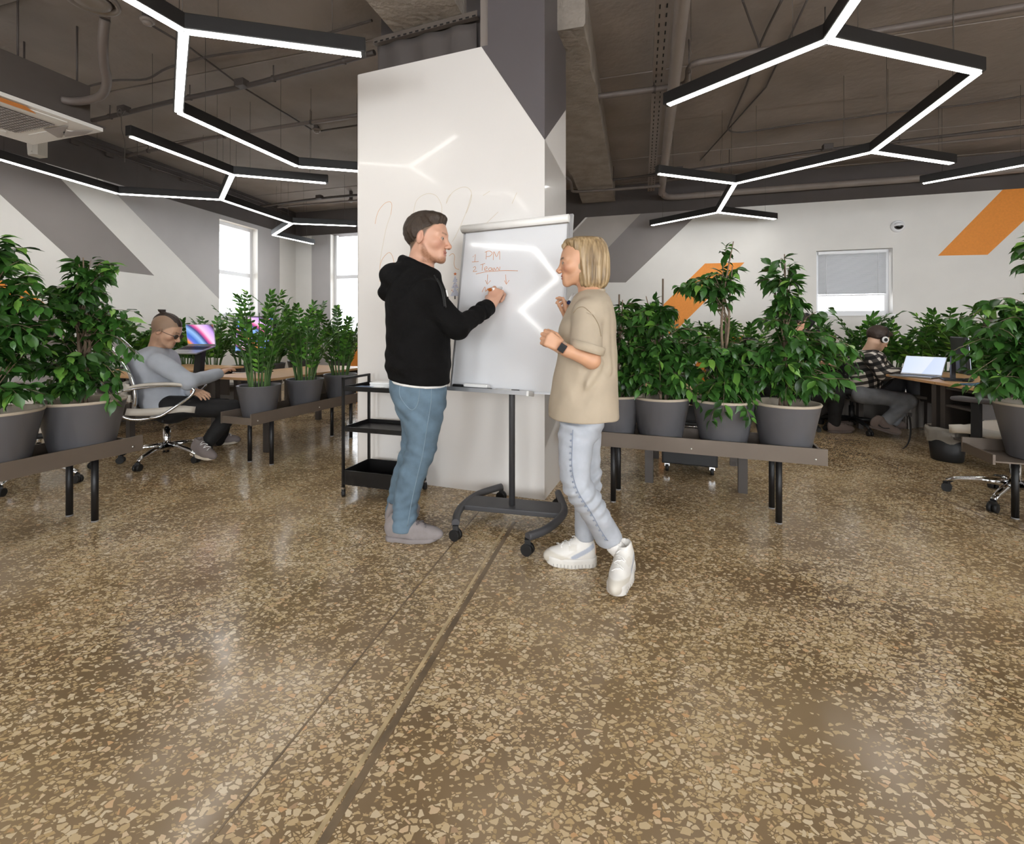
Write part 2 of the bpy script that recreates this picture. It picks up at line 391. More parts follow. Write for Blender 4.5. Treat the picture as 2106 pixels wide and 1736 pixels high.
zt = on_plane(1120, 288, PFL, PN).z
def sface(fz, mat):
    pts = [sidept(f, z) for f, z in fz]
    ar = sum((pts[i]-pts[0]).cross(pts[i+1]-pts[0]).dot(SN) for i in range(1, len(pts)-1))
    if ar < 0: pts.reverse()
    obj('paint_facet', MB().prism(pts, SN, .0015), mat, pillar)
m_pgr = M('pillar_grey_paint', '#b9b3ad', .3, var=.02, coat=.3)
sface([(-.002, zt), (-.002, ZB+.001), (1, ZB+.001), (1, zt+.48)], m_pdk)
sface([(0, zt), (1, zt-.08), (1, .62), (0, .35)], m_pgr)
m_col = M('column_charcoal', '#4f4947', .8, var=.12, vs=4, bump=.3, bs=20)
s_l = .13; s_r = (on_plane(1003, 60, PFL, PN)-PFL).dot(PU); s_g = (on_plane(985, 60, PFL, PN)-PFL).dot(PU)
cz = (ZB+ZC)/2; ch = ZC-ZB; pr = math.atan2(PU.y, PU.x)
obj('column_shaft', MB().box(pq((s_l+s_g)/2, .36, cz), (s_g-s_l, .42, ch), pr), m_col, pillar)
obj('column_casing', MB().box(pq((s_r+PW)/2, PD/2, cz), (PW-s_r, PD, ch), pr), m_pdk, pillar)
obj('edge_strip', MB().box(pq((s_g+s_r)/2, .05, cz), (s_r-s_g, .05, ch), pr), M('edge_strip_grey', '#857b74', .7), pillar)
mb = MB(); za = 3.44
a_, b2 = pq(.12, .08, za), pq(s_g-.04, .08, za+.012)
mb.bar(a_, b2, .04, .004).bar(a_+PN*.02+Vector((0,0,.02)), b2+PN*.02+Vector((0,0,.02)), .003, .045)
obj('angle_rail', mb, M('galvanised_painted', '#6d645d', .5, .3), pillar)
mb = MB()
for i in range(17): p = a_+(b2-a_)*((i+.5)/17)+PN*.0218+Vector((0,0,.006)); mb.bar(p-PU*.014, p+PU*.014, .002, .012)
obj('rail_slot', mb, M('slot_black', '#191614', .8), pillar)['kind'] = 'stuff'
def cloth(u, v): return pq(.13+(s_g-.2)*u, .10+.012*math.sin(u*21)+.02*v, 3.44-.36*v+.02*math.sin(u*9)*v)
obj('dust_sheet', MB().sheet(cloth, 30, 6, .004), M('dust_sheet_grey', '#554e4b', .85, bump=.3, bs=9), pillar)
# marker drawings left on the pillar
def stroke(mb, pts, w, n):
    pts = [Vector(p)+n*.0008 for p in pts]; L = []
    for i in range(len(pts)):
        d = (pts[min(i+1, len(pts)-1)]-pts[max(i-1, 0)]); s = n.cross(d).normalized()*w/2; L.append((pts[i]+s, pts[i]-s))
    vs = [p for q in L for p in q]; mb.add(vs, [(2*i, 2*i+2, 2*i+3, 2*i+1) if 0 else (2*i+1, 2*i+3, 2*i+2, 2*i) for i in range(len(L)-1)])
m_ink = M('marker_orange', '#c9702f', .5); m_inkf = M('marker_faded', '#cdbfa4', .5)
def pdraw(name, lists, mat, w, sc, ox, oy):
    mb = MB()
    for l in lists: stroke(mb, spline([on_plane(ox+x/sc, oy+y/sc, PFL, PN) for x, y in l], 5), w, PN)
    return obj(name, mb, mat, pillar)
pdraw('marker_drawing', [[(50,262),(75,160),(130,85),(180,65),(200,95),(190,180)], [(92,780),(95,640),(120,570),(170,520),(200,540),(222,615)], [(710,550),(740,528),(760,550),(755,620),(770,660),(800,668)]], M('marker_drawn_orange', '#d09a62', .5), .0032, 4.341, 760, 400)
pdraw('marker_drawing', [[(190,180),(150,300),(120,450),(100,560),(90,700),(92,780)], [(685,80),(700,30),(725,0)], [(910,0),(880,110),(830,240),(770,370),(740,420)]], m_inkf, .003, 4.341, 760, 400)
pdraw('marker_drawing', [[(665,1560),(690,1450),(760,1400),(830,1412),(870,1480),(872,1545)], [(905,1470),(950,1390),(1030,1350),(1080,1375),(1085,1440),(1050,1540)], [(1165,1640),(1280,1530)], [(1170,1412),(1220,1380)], [(1380,1470),(1415,1390)]], m_inkf, .003, 3.51, 660, 0)
mb = MB()
pw = lambda x, y: on_plane(x, y, PFL, PN)+PN*.0008
star = []
for k in range(10): a = PI/2+k*PI/5; r = 3.9 if k % 2 == 0 else 1.7; star.append(pw(936.2+r*math.cos(a), 563.5-r*math.sin(a)))
mb.add(star, [tuple(reversed(range(10)))]); 
for x, y in ((932,600), (938,588), (929.5,597)): mb.add([pw(x-.8,y-.8), pw(x-.8,y+.8), pw(x+.8,y+.8), pw(x+.8,y-.8)], [(0,1,2,3)])
obj('tree_drawing_star', mb, M('marker_star', '#d0661c', .5), pillar)
mb = MB()
for y0, y1, w in ((567, 580, 5.0), (577, 593, 7.5), (590, 609, 10.0)): mb.add([pw(936, y0), pw(936-w, y1), pw(936+w, y1)], [(0, 1, 2)])
obj('tree_drawing', mb, M('marker_lavender', '#c3c5d3', .6, var=.12, vs=200), pillar)
mb = MB(); mb.add([pw(934.4,607.5), pw(934.4,615.5), pw(937.2,615.5), pw(937.2,607.5)], [(0,1,2,3)])
for x, y in ((939.5,575), (934,583), (941,596), (933,590)): mb.add([pw(x-.6,y-.6), pw(x-.6,y+.6), pw(x+.6,y+.6), pw(x+.6,y-.6)], [(0,1,2,3)])
obj('tree_drawing_trunk', mb, M('marker_dark', '#4a4643', .6), pillar)
# ---------------------------------------------------------------- LED pendants
ZL = 2.87
m_black = M('black_powder_coat', '#1d1b1a', .45, var=.05); m_led = M('led_diffuser', '#fffdf8', .4, emit=LED_POWER)
m_wire = M('steel_wire', '#4b4642', .4, .6)
def CL(px, py): return CZ(px, py, ZL)
def pendant(label, nodes, edges, wires=True, free=()):
    P = {k: (Vector(v) if len(v) == 3 else CL(*v)) for k, v in nodes.items()}
    c = sum(P.values(), Vector())/len(P); root = thing('pendant_light', label, 'light', (c.x, c.y, ZL), group='zigzag LED pendants')
    for a, b in edges:
        p, q = P[a]-c, P[b]-c; u = (q-p).normalized()
        p2, q2 = p-u*.02, q+u*.02; dz = Vector((0, 0, .048))
        p2.z = q2.z = 0
        h = obj('light_bar', MB().bar(p2+dz, q2+dz, .066, .09, bev=.004), m_black, root)
        e1, e2 = p+u*.008, q-u*.008; e1.z = e2.z = .001
        obj('diffuser', MB().bar(e1, e2, .048, .008), m_led, h)
        if wires:
            for f in (.18, .82):
                w = p+(q-p)*f; w.z = 0; obj('suspension_wire', MB().tube([w+Vector((0,0,.09)), w+Vector((0,0,ZC-ZL))], .0016, 5), m_wire, h)
    return root
# the board mirrors the lamps above the photographer: follow the mirrored rays to the lamp height
BTILT = math.radians(9.5); BYAW = math.radians(25)
BR_ = Vector((math.cos(BYAW), -math.sin(BYAW), 0)); BUP = Vector((math.sin(BYAW)*math.sin(BTILT), math.cos(BYAW)*math.sin(BTILT), math.cos(BTILT))); BNRM = BR_.cross(BUP)
BBL = W(928, 797, 2.85)
def mirrored(px, py, z=ZL):
    p = on_plane(px, py, BBL, BNRM); v = (p-Vector((0, 0, CAMH))).normalized(); r = v-2*v.dot(BNRM)*BNRM
    return p+r*((z-p.z)/r.z)
mir = {k: mirrored(*v) for k, v in dict(a=(968,503), b=(1100,512), c=(1146,573), d=(1071,638), e=(1119,686), f=(1150,686), g=(1060,638)).items()}
pendant('black zigzag LED pendant ending beside the top of the white pillar', dict(A=(2*CL(265,0)-CL(378,65)), B=(378,65), C=(745,113), D=(367,232), E=(612,343), F=(760,354)), ['AB','BC','BD','DE','EF'])
pendant('long branching LED pendant running along the left striped wall', dict(G=(268,281), H=(478,360), I=(671,377), J=(455,411), K=(243,399), L=(-60,311), M=(600,460), O=(732,465), N=(562,484), R=(644,502)), ['GH','HI','HJ','JK','KL','JM','MO','MN','NR'])
pendant('large zigzag LED pendant with a diamond shape above the right planters', dict(P=(2*CL(1775,-22)-CL(1703,83)), Q=(1703,83), R=(1373,217), S=(2012,150), T=(1795,313), U=(1958,337), V=(1512,378), W=(1354,358), X=(1477,437), Y=(1340,464), Z=(1594,451)), [('P','Q'),('Q','R'),('Q','S'),('S','T'),('T','U'),('T','V'),('V','W'),('V','X'),('X','Y'),('X','Z')])
pendant('short LED pendant bar at the right edge near the orange stripe', dict(A=(1897,378), B=(2150,332)), ['AB'])
pendant('LED pendant above the photographer, mirrored as a zigzag in the flip chart', {k: v for k, v in mir.items()}, ['ab','bc','cd','de','ef','dg'])
for i, (x, y) in enumerate(((2.6, .2), (5.0, -1.6), (.8, -2.6), (5.6, 2.2))):  # further pendants out of view, added to light the room
    pendant(('unseen LED pendant added for room light, bent overhead right of the photographer', 'unseen LED pendant added for room light, bent overhead far behind right', 'unseen LED pendant added for room light, bent behind the photographer', 'unseen LED pendant added for room light, bent overhead beyond the right edge')[i], dict(a=(x-1.1, y+.5, ZL), b=(x, y, ZL), c=(x+1.1, y+.6, ZL), d=(x+.1, y-1.25, ZL)), ['ab','bc','bd'])
# ---------------------------------------------------------------- pipes, conduits, ducts
m_pipe = M('painted_pipe_taupe', '#6a605a', .55, var=.08, vs=5); m_pipel = M('painted_pipe_light', '#8b8079', .5, var=.08, vs=4); m_pdark = M('painted_conduit_dark', '#4a423e', .6)
def pipe(name, label, pts, z, r, mat=m_pipe, smooth=True, cat='pipe', n=10, k=5, boxes=(), hangers=0):
    P = [CZ(x, y, z) for x, y in pts] if not isinstance(pts[0], Vector) else pts
    Q = spline(P, k) if smooth else P
    c = P[0].copy(); root = thing(name, label, cat, c)
    obj('tube', MB().tube(Q, r, n), mat, root, off=c)
    for bx in boxes: p = CZ(bx[0], bx[1], z); obj('junction_box', MB().box(p+Vector((0,0,r*.5)), (.11, .08, .07), ang, bev=.006), m_pdark, root, off=c)
    for h in range(hangers):
        p = Q[int((h+.5)/hangers*(len(Q)-1))]
        obj('hanger', MB().tube([p, Vector((p.x, p.y, ZC))], .005, 6).lathe([(r*1.25, -.012), (r*1.3, 0), (r*1.25, .012)], 10, p, R=Matrix.Rotation(PI/2, 3, 'Y')), m_pdark, root, off=c)
    return root
pipe('conduit_run', 'thick dark conduit crossing the left ceiling beside the ceiling air unit', [(190,248),(260,232),(365,206),(500,178),(600,152),(690,130),(770,108)], 3.58, .024, m_pdark, boxes=[(255,228),(497,174)], hangers=4)
pipe('sprinkler_pipe', 'straight thin pipe crossing the left ceiling behind the hexagon lamp', [(262,320),(400,291),(560,264),(745,236)], 3.58, .022, hangers=3)
pipe('ceiling_cable', 'thin wavy cable clipped across the left ceiling slabs', [(150,186),(232,166),(300,163),(345,140),(430,116),(560,97),(690,64),(765,42)], 3.68, .010, m_pdark)
pipe('ceiling_rod', 'diagonal thin rod under the left ceiling slabs', [(300,45),(390,98),(500,180),(640,266)], 3.68, .009, m_pdark, smooth=False)
pipe('ceiling_rod', 'short level rod running from the ceiling detector to the pillar', [(655,270),(745,256)], 3.66, .010, m_pdark, smooth=False)
pipe('conduit_run', 'paired conduit near the far left corner, upper one', [(534,425),(652,409),(760,399)], 3.5, .022, m_pdark, boxes=[(657,407)])
pipe('conduit_run', 'paired conduit near the far left corner, lower one', [(571,427),(640,420),(760,410)], 3.5, .016, m_pipe)
for dz, lab in ((0, 'upper cable along the top of the left wall'), (.07, 'lower cable along the top of the left wall')):
    pts = [on_plane(x, y, CORNER, LN)+LN*.06+Vector((0,0,-dz)) for x, y in ((120,266),(240,312),(400,368),(520,412),(600,444))]
    r = pipe('wall_cable', lab, pts, 0, .010, m_pdark, cat='cable')
    if not dz:
        for x, y in ((147,292),(219,318),(310,349),(372,369)):
            p = on_plane(x, y, CORNER, LN)+LN*.05; obj('bracket', MB().box(p, (.10, .03, .07), math.atan2(LU.y, LU.x)), m_pdark, r, off=r.location)
pipe('water_pipe', 'cranked pipe leaving the right side of the pillar under the ceiling', [(1150,209),(1290,191),(1385,178),(1408,172),(1415,160),(1417,142),(1432,130),(1480,121),(1640,92),(1900,48),(2160,4)], 3.45, .028, hangers=3, k=4)
pipe('drain_pipe', 'wide pale pipe running to the back wall then turning along it', [(1412,-60),(1404,0),(1384,190),(1362,385),(1363,398),(1385,405),(1500,396),(1700,381),(1900,366),(2130,345)], 3.40, .052, m_pipel, n=14)
pipe('conduit_run', 'dark conduit running along the back wall above the right lamp', [(1200,376),(1262,370),(1350,359),(1500,338),(1660,313),(1850,291),(2130,258)], 3.5, .020, m_pdark, boxes=[(1396,350),(1702,304)], hangers=3)
pipe('conduit_run', 'thinner conduit below the dark one along the back wall', [(1420,352),(1600,328),(1850,302),(2130,276)], 3.46, .016, m_pipe)
pipe('ceiling_cable', 'bent cable hanging in a corner on the right ceiling slabs', [(1608,0),(1566,86),(1535,175),(1502,250),(1500,268),(1530,272),(1640,256),(1760,242),(1840,231),(2000,214),(2140,192)], 3.68, .010, m_pdark, cat='cable', k=4)
pipe('ceiling_cable', 'loose cable dropping from the ceiling to the diamond lamp', [(1527,0),(1545,50),(1560,92),(1560,118)], 3.6, .008, m_pdark, cat='cable')
pipe('ceiling_cable', 'faint straight cable across the right ceiling slabs', [(1660,0),(1575,180),(1440,330)], 3.69, .008, m_pdark, cat='cable', smooth=False)
pipe('water_pipe', 'low pipe with a bend at the right side of the pillar', [(1150,366),(1166,366),(1174,376),(1176,388),(1186,394),(1260,390),(1358,382)], 3.34, .022, m_pipe, k=4)
# perforated cable tray beside the pale pipe
a_, b2 = CZ(1367, -20, 3.52), CZ(1339, 393, 3.52); tr_ = thing('cable_tray', 'perforated metal cable tray beside the wide pale ceiling pipe', 'cable tray', a_)
d_ = b2-a_; sd = Vector((-d_.y, d_.x, 0)).normalized()
mb = MB().bar(Vector(), d_, .11, .004)
for s in (-1, 1): mb.bar(sd*.055*s+Vector((0,0,.02)), d_+sd*.055*s+Vector((0,0,.02)), .004, .045)
obj('tray_channel', mb, m_pipel, tr_); mb = MB()
for i in range(46):
    for s in (-.025, .025): p = d_*((i+.5)/46)+sd*s+Vector((0,0,-.0035)); mb.bar(p-d_.normalized()*.022, p+d_.normalized()*.022, .010, .003)
tag(obj('slot_row', mb, M('slot_black'), tr_), kind='stuff')
for f in (.25, .6, .93): p = d_*f; obj('drop_rod', MB().tube([p, p+Vector((0,0,ZC-3.52))], .006, 6), m_pdark, tr_)
# ---------------------------------------------------------------- ceiling cassette air conditioner
m_acw = M('ac_panel_white', '#e8e4de', .4); m_acd = M('ac_housing', '#5b534e', .6, .2, var=.06); m_acg = M('ac_panel_grey', '#a59d99', .5)
acz = 2.86; c0, c1 = CZ(211, 269, acz), CZ(-10, 170, acz+.02)
q0 = CZ(104, 291, acz)
au = (CZ(150, 214, acz)-c0); av = (q0-c0)
E1 = CZ(212, 271, acz); ux = Vector((-.98, -.2, 0)).normalized()
# square panel: right corner at E1, one side running to the lower-left corner q0
e_ = (q0-E1); side = e_.normalized(); perp = Vector((-side.y, side.x, 0))
if perp.y > 0: perp = -perp
AC = thing('ceiling_air_conditioner', 'square ceiling air conditioner with a white panel and painted orange stripe', 'air conditioner', E1+side*.47+perp*.47)
o_ = AC.location.copy()
def ap(a, b, z=0.): return E1+side*a+perp*b+Vector((0, 0, z))-o_
def aquad(name, pts, z, th, mat, par): 
    P = [ap(x, y, z) for x, y in pts]; nrm = (P[1]-P[0]).cross(P[2]-P[0])
    if nrm.z < 0: P.reverse()
    return obj(name, MB().prism(P, (0,0,1), th), mat, par)
Q = .94
pan = aquad('panel', [(0,0),(Q,0),(Q,Q),(0,Q)], 0, .03, m_acw, AC)
aquad('housing', [(.06,.06),(Q-.06,.06),(Q-.06,Q-.06),(.06,Q-.06)], .03, .34, m_acd, AC)
aquad('housing_flange', [(.0,-.02),(Q,-.02),(Q,Q),(.0,Q)], .034, .012, m_acd, AC)
gr = aquad('intake_grille', [(.22,.22),(Q-.22,.22),(Q-.22,Q-.22),(.22,Q-.22)], -.006, .006, M('grille_dark', '#4e4844', .6), AC)
mb = MB()
for i in range(16):
    y = .23+i*.0306; mb.bar(ap(.22, y, -.008), ap(Q-.22, y, -.008), .006, .004); mb.bar(ap(y, .22, -.008), ap(y, Q-.22, -.008), .006, .004)
tag(obj('grille_bar', mb, m_acg, gr), kind='stuff')
for pts in ([(.22,.06),(Q-.22,.06),(Q-.26,.16),(.26,.16)], [(.22,Q-.06),(Q-.22,Q-.06),(Q-.26,Q-.16),(.26,Q-.16)], [(.06,.22),(.06,Q-.22),(.16,Q-.26),(.16,.26)], [(Q-.06,.22),(Q-.06,Q-.22),(Q-.16,Q-.26),(Q-.16,.26)]):
    aquad('louvre', pts, -.007, .007, m_acw, AC)
aquad('painted_stripe', [(.02,.50),(.10,.40),(.10,.86),(.02,.93)], -.009, .002, m_org, pan)
aquad('painted_stripe', [(.04,.05),(.30,.12),(.42,.04),(.2,.02)], -.009, .002, m_acg, pan)
aquad('painted_stripe', [(.12,.18),(.40,.2),(.5,.05),(.46,.04)], -.009, .002, m_acg, pan)
for a, b in ((.12, .12), (Q-.12, .12), (.12, Q-.12), (Q-.12, Q-.12), (.12, .5)):
    obj('drop_rod', MB().tube([ap(a, b, .37), ap(a, b, ZC-acz)], .007, 6).box(ap(a, b, .37), (.06, .06, .02)), m_pdark, AC)
hz = spline([CZ(216,40,3.3), CZ(212,80,3.2), CZ(213,125,3.12), CZ(220,165,3.06), CZ(212,192,3.03), CZ(190,204,3.02), CZ(155,209,3.02), CZ(128,206,3.02)], 6)
c = hz[0].copy(); r_ = thing('insulated_hose', 'thick insulated hose curving down to the ceiling air conditioner', 'hose', c)
obj('tube', MB().tube(hz, .03, 12), m_pipe, r_, off=c); obj('upper_tube', MB().tube([c, Vector((c.x, c.y, ZC))], .03, 12), m_pipe, r_, off=c)
# round duct diffuser at the upper left
dc = W(188, 5, 2.75); dz_ = dc.z; r_ = thing('round_air_diffuser', 'round grey ceiling air diffuser on a duct at the upper left', 'air diffuser', dc)
Rd = Matrix.Rotation(math.radians(-9), 3, 'Y')
obj('duct', MB().lathe([(.105, .02), (.105, ZC-dz_)], 28), m_pipe, r_)
obj('flange', MB().lathe([(.10, .05), (.132, .03), (.137, .015), (.13, .0), (.112, .004), (.108, .02), (.09, .03)], 32), M('diffuser_grey', '#837a74', .35, .3), r_)
obj('dish', MB().lathe([(.098, .012), (.085, -.004), (.05, .004), (.002, .008)], 28, cap=True), M('diffuser_grey'), r_)
# wall speaker, wires, detectors, dome camera
sp = on_plane(60, 320, CORNER, LN); c = W(79, 322, 5.3); r_ = thing('wall_speaker', 'small cream loudspeaker hanging below the ceiling air conditioner', 'speaker', c, math.radians(-12))
obj('body', MB().rings([[Vector((-.07,-.05,z)),Vector((-.04,-.075-.01*math.sin(z*9),z)),Vector((.04,-.075-.01*math.sin(z*9),z)),Vector((.07,-.05,z)),Vector((.06,.05,z)),Vector((-.06,.05,z))] for z in (0,.05,.10,.15,.2)], smooth=False), M('speaker_cream', '#d5cec3', .5), r_)
obj('badge', MB().ball((.025, -.078, .03), (.012, .004, .006)), M('badge_grey', '#b4ada2', .3, .6), r_)
obj('bracket', MB().tube([(0, .04, .19), (0, .04, ZC-c.z)], .007, 6), m_pdark, r_)
w_ = [CZ(255,225,3.55), CZ(236,238,3.4), CZ(250,250,3.3)]
c = CZ(247,235,3.5); r_ = thing('hanging_wire', 'thin loose wire with a loop dangling from the left conduit', 'wire', c)
obj('strand', MB().tube(spline([c+Vector((.06,0,.04)), c+Vector((0,0,-.03)), c+Vector((-.05,.02,.03)), c+Vector((-.01,.02,.06)), c+Vector((.0,.02,-.15)), c+Vector((.05,.0,-.3)), c+Vector((.05,0,-.52))], 6), .0035, 5), M('wire_grey', '#6a625c', .5), r_, off=c)
def detector(label, c, r=.05):
    o = thing('smoke_detector', label, 'detector', c); obj('base', MB().lathe([(.002,.0),(r,.0),(r,-.02),(.002,-.021)], 20, cap=True), m_pipel, o)
    obj('sensor_head', MB().lathe([(r*.7,-.02),(r*.62,-.042),(.002,-.05)], 18, cap=True), m_pipel, o); obj('mount_box', MB().box((0,0,(ZC-c[2])/2), (.05,.05,max(.01,ZC-c[2]))), m_pdark, o)
detector('round smoke detector at the end of the diagonal rod', CZ(651, 266, 3.66)); detector('smoke detector half hidden beside the hexagon lamp', CZ(303, 40, 3.66))
detector('pale smoke detector in front of the far left corner', CZ(722, 411, 3.55))
c = on_plane(1845, 466, CORNER, BN); r_ = thing('dome_camera', 'small white dome security camera on the back wall', 'camera', c, ang)
Rq = Matrix.Rotation(PI/2, 3, 'X')
obj('base', MB().lathe([(.09,0),(.09,.03),(.07,.045)], 24, R=Rq, cap=True), m_frame, r_); obj('dome', MB().ball((0,-.05,-.005), (.06,.05,.05)), M('dome_black', '#151515', .1), r_); obj('shroud', MB().ball((0,-.05,.012), (.066,.052,.045)), m_frame, r_)
# ---------------------------------------------------------------- flip chart on a wheeled stand
m_char = M('charcoal_metal', '#4b4a4c', .5, .1, var=.04); m_alu = M('brushed_aluminium', '#b9b9bb', .35, .7); m_rub = M('black_rubber', '#1b1a1a', .6)
m_chrome = M('chrome', '#dcdcde', .12, 1.); m_blkp = M('black_plastic', '#1a1a1b', .5); m_wpl = M('white_plastic', '#efeeec', .4)
m_board = M('whiteboard_enamel', '#e6e6e8', .09, coat=.6)
fc = Vector((0, 2.80, 0)); FLIP = thing('flip_chart', 'white magnetic flip chart board on a dark wheeled stand between the two people', 'flip chart', fc)
def bp(s, h, k=0.): return BBL+BR_*s+BUP*h+BNRM*k
BW, BH = .70, 1.0
def bbar(mb, s0, h0, s1, h1, w, t, k=0.): return mb.bar(bp(s0, h0, k), bp(s1, h1, k), t, w, up=BUP if h0 == h1 else BR_)
board = obj('board', MB().rings([[bp(0,0,k), bp(BW,0,k), bp(BW,BH,k), bp(0,BH,k)] for k in (-.012, .0)], smooth=False), m_board, FLIP, off=fc)
for nm, q in (('frame_left', (0,0,0,BH)), ('frame_right', (BW,0,BW,BH)), ('frame_bottom', (0,0,BW,0)), ('frame_top', (0,BH,BW,BH))):
    obj(nm, bbar(MB(), *q, .012, .022, -.006), m_alu, board, off=fc)
rl = obj('paper_clamp', MB().tube([bp(-.012, BH+.012, .018), bp(BW+.006, BH+.012, .018)], .024, 16), M('clamp_white', '#f1eee9', .4), FLIP, off=fc)
obj('clamp_lip', bbar(MB(), -.01, BH-.008, BW+.004, BH-.008, .012, .01, .016), M('clamp_lip_grey', '#8b8580', .5), rl, off=fc)  # plain grey lip below the clamp tube
obj('extension_arm', MB().bar(bp(BW+.012, BH-.25, -.01), bp(BW+.012, BH+.045, -.01), .02, .02), m_alu, FLIP, off=fc)
tray = obj('pen_tray', MB().bar(bp(.0, -.016, .035), bp(.54, -.016, .035), .075, .006, up=BUP).bar(bp(.0, -.006, .072), bp(.54, -.006, .072), .006, .022, up=BUP), m_alu, FLIP, off=fc)
obj('tray_end_cap', MB().bar(bp(.535, -.008, .036), bp(.548, -.008, .036), .08, .028, up=BUP), m_wpl, tray, off=fc)
pz = .095; pole_top = bp(.38, .45, -.05); pb = Vector((.0, 2.79, pz))
obj('pole', MB().tube([pb, Vector((pb.x, pb.y, .80)), pole_top], [.0185, .0185, .0185], 18), m_char, FLIP, off=fc)
obj('mount_plate', MB().bar(bp(.20, .2, -.02), bp(.52, .2, -.02), .02, .2, up=BUP), m_char, FLIP, off=fc)
obj('base_plate', MB().bar(Vector((-.285, 2.87, pz)), Vector((.30, 2.735, pz)), .175, .03, bev=.004), m_char, FLIP, off=fc)
for pts in ([(937,1076),(941,1056),(955,1037),(985,1016),(1031,1001)], [(1085,1104),(1122,1090),(1152,1066),(1160,1046),(1148,1014)]):
    f_ = obj('foot_tube', MB().tube(spline([CZ(x, y, pz) for x, y in pts], 6), .022, 14), m_char, FLIP, off=fc)
    for x, y in (pts[0], pts[-1]):
        p = CZ(x, y, pz); p.z = .032; s_ = Vector((.5,.85,0)).normalized(); mb = MB()
        for k in (-1, 1): mb.tube([p+s_*(k*.012-.009), p+s_*(k*.012+.009)], .031, 16)
        obj('caster', mb.box(p+Vector((0,0,.035)), (.03,.03,.035)), m_rub, f_, off=fc)
m_mark = M('whiteboard_marker_ink', '#d08a55', .5)
def bw(x, y): return on_plane(760+x/4.341, 400+y/4.341, BBL, BNRM)
SK = [[(922,560),(945,535),(940,600)], [(915,603),(975,598)], [(1045,510),(1040,580)], [(1030,516),(1070,505),(1096,524),(1075,550),(1045,556)], [(1105,585),(1110,510),(1135,556),(1160,505),(1163,582)],
 [(925,656),(940,644),(948,660),(925,688),(960,685)], [(990,630),(1032,615)], [(1012,624),(1005,680)], [(1027,667),(1050,661),(1045,645),(1028,656),(1032,680),(1056,679)], [(1088,655),(1066,660),(1068,680),(1090,674),(1092,655),(1099,681)], [(1105,682),(1112,655),(1126,676),(1141,650),(1158,676),(1166,645)],
 [(950,711),(1050,690),(1200,680),(1325,682)], [(1055,715),(1050,801)], [(1035,765),(1052,803),(1082,768)], [(1215,715),(1222,803)], [(1205,770),(1222,803),(1248,765)], [(1005,872),(1031,825),(1036,866),(1056,840),(1048,862)]]
mb = MB()
for l in SK: stroke(mb, spline([bw(*p) for p in l], 4) if len(l) > 3 else [bw(*p) for p in l], .0032, BNRM)
tag(obj('marker_writing', mb, m_mark, board, off=fc), 'orange handwritten words PM and Team with arrows')
def on_tray(name, label, cat, s, parts):
    c = bp(s, -.010, .04); o = thing(name, label, cat, c)
    for nm, fn, mt in parts: obj(nm, fn(), mt, o, off=c)
on_tray('board_eraser', 'white board eraser with a dark felt underside on the flip chart tray', 'eraser', .20, [('grip', lambda: MB().bar(bp(.12,.018,.04), bp(.28,.018,.04), .05, .022, up=BUP, bev=.008), m_wpl), ('felt', lambda: MB().bar(bp(.12,.003,.04), bp(.29,.003,.04), .048, .012, up=BUP), m_blkp)])
on_tray('board_magnet', 'small black block at the left end of the flip chart tray', 'eraser', .06, [('block', lambda: MB().bar(bp(.035,.010,.03), bp(.095,.010,.03), .03, .025, up=BUP, bev=.004), m_blkp), ('felt', lambda: MB().bar(bp(.036,-.003,.03), bp(.094,-.003,.03), .028, .006, up=BUP), m_char)])
on_tray('whiteboard_marker', 'white marker pen lying at the right of the flip chart tray', 'marker', .42, [('barrel', lambda: MB().tube([bp(.33,.001,.045), bp(.43,.001,.045)], .009, 12), m_wpl), ('cap', lambda: MB().tube([bp(.43,.001,.045), bp(.475,.001,.045)], .0095, 12), m_blkp)])
# ---------------------------------------------------------------- black trolley
m_tro = M('trolley_black', '#161515', .4, .2)
tl = F(704, 1021); tl = Vector((-1.172, 3.225, 0)); TR = thing('utility_trolley', 'black three tier utility trolley standing in front of the pillar', 'trolley', tl, math.radians(-17.5))
TX, TY = .47, .30
for x in (0, TX):
    for y in (0, TY):
        top = .828 if x == 0 else .78
        obj('post', MB().box((x, y, (.06+top)/2), (.016, .016, top-.06)), m_tro, TR)
        cs = obj('caster', MB().tube([(x-.008, y-.008, .028), (x+.008, y+.008, .028)], .027, 14), m_rub, TR)
        obj('caster_fork', MB().box((x, y, .052), (.022, .022, .03)).tube([(x, y, .05), (x, y, .08)], .006, 8), m_chrome, cs)
obj('handle', MB().bar((0, -.008, .82), (0, TY+.008, .82), .016, .016), m_tro, TR)
for z, h in ((.735, .032), (.455, .032), (.085, .10)):
    mb = MB().box((TX/2, TY/2, z+.003), (TX, TY, .006))
    for (x, y, sx, sy) in ((TX/2, 0, TX, .006), (TX/2, TY, TX, .006), (0, TY/2, .006, TY), (TX, TY/2, .006, TY)): mb.box((x, y, z+h/2), (sx, sy, h))
    obj('shelf_tray', mb, m_tro, TR)
def tw(x, y, z): return tl+Matrix.Rotation(math.radians(-17.5), 3, 'Z')@Vector((x, y, z))
o = thing('storage_box', 'flat white box on the top shelf of the black trolley', 'box', tw(.22, .19, .7415), math.radians(-10)); obj('base', MB().box((0, 0, .014), (.20, .11, .028), bev=.004), m_wpl, o); obj('lid', MB().box((0, 0, .036), (.204, .114, .016), bev=.006), M('lid_white', '#f4f3f1', .3), o)
o = thing('paper_booklet', 'blue and white booklet at the front of the trolley top shelf', 'booklet', tw(.13, .085, .7415), math.radians(-25)); obj('pages', MB().box((0, 0, .006), (.21, .13, .012)), m_wpl, o); obj('cover', MB().box((-.04, 0, .0126), (.13, .131, .0012)), M('booklet_blue', '#4d6a92', .5), o)
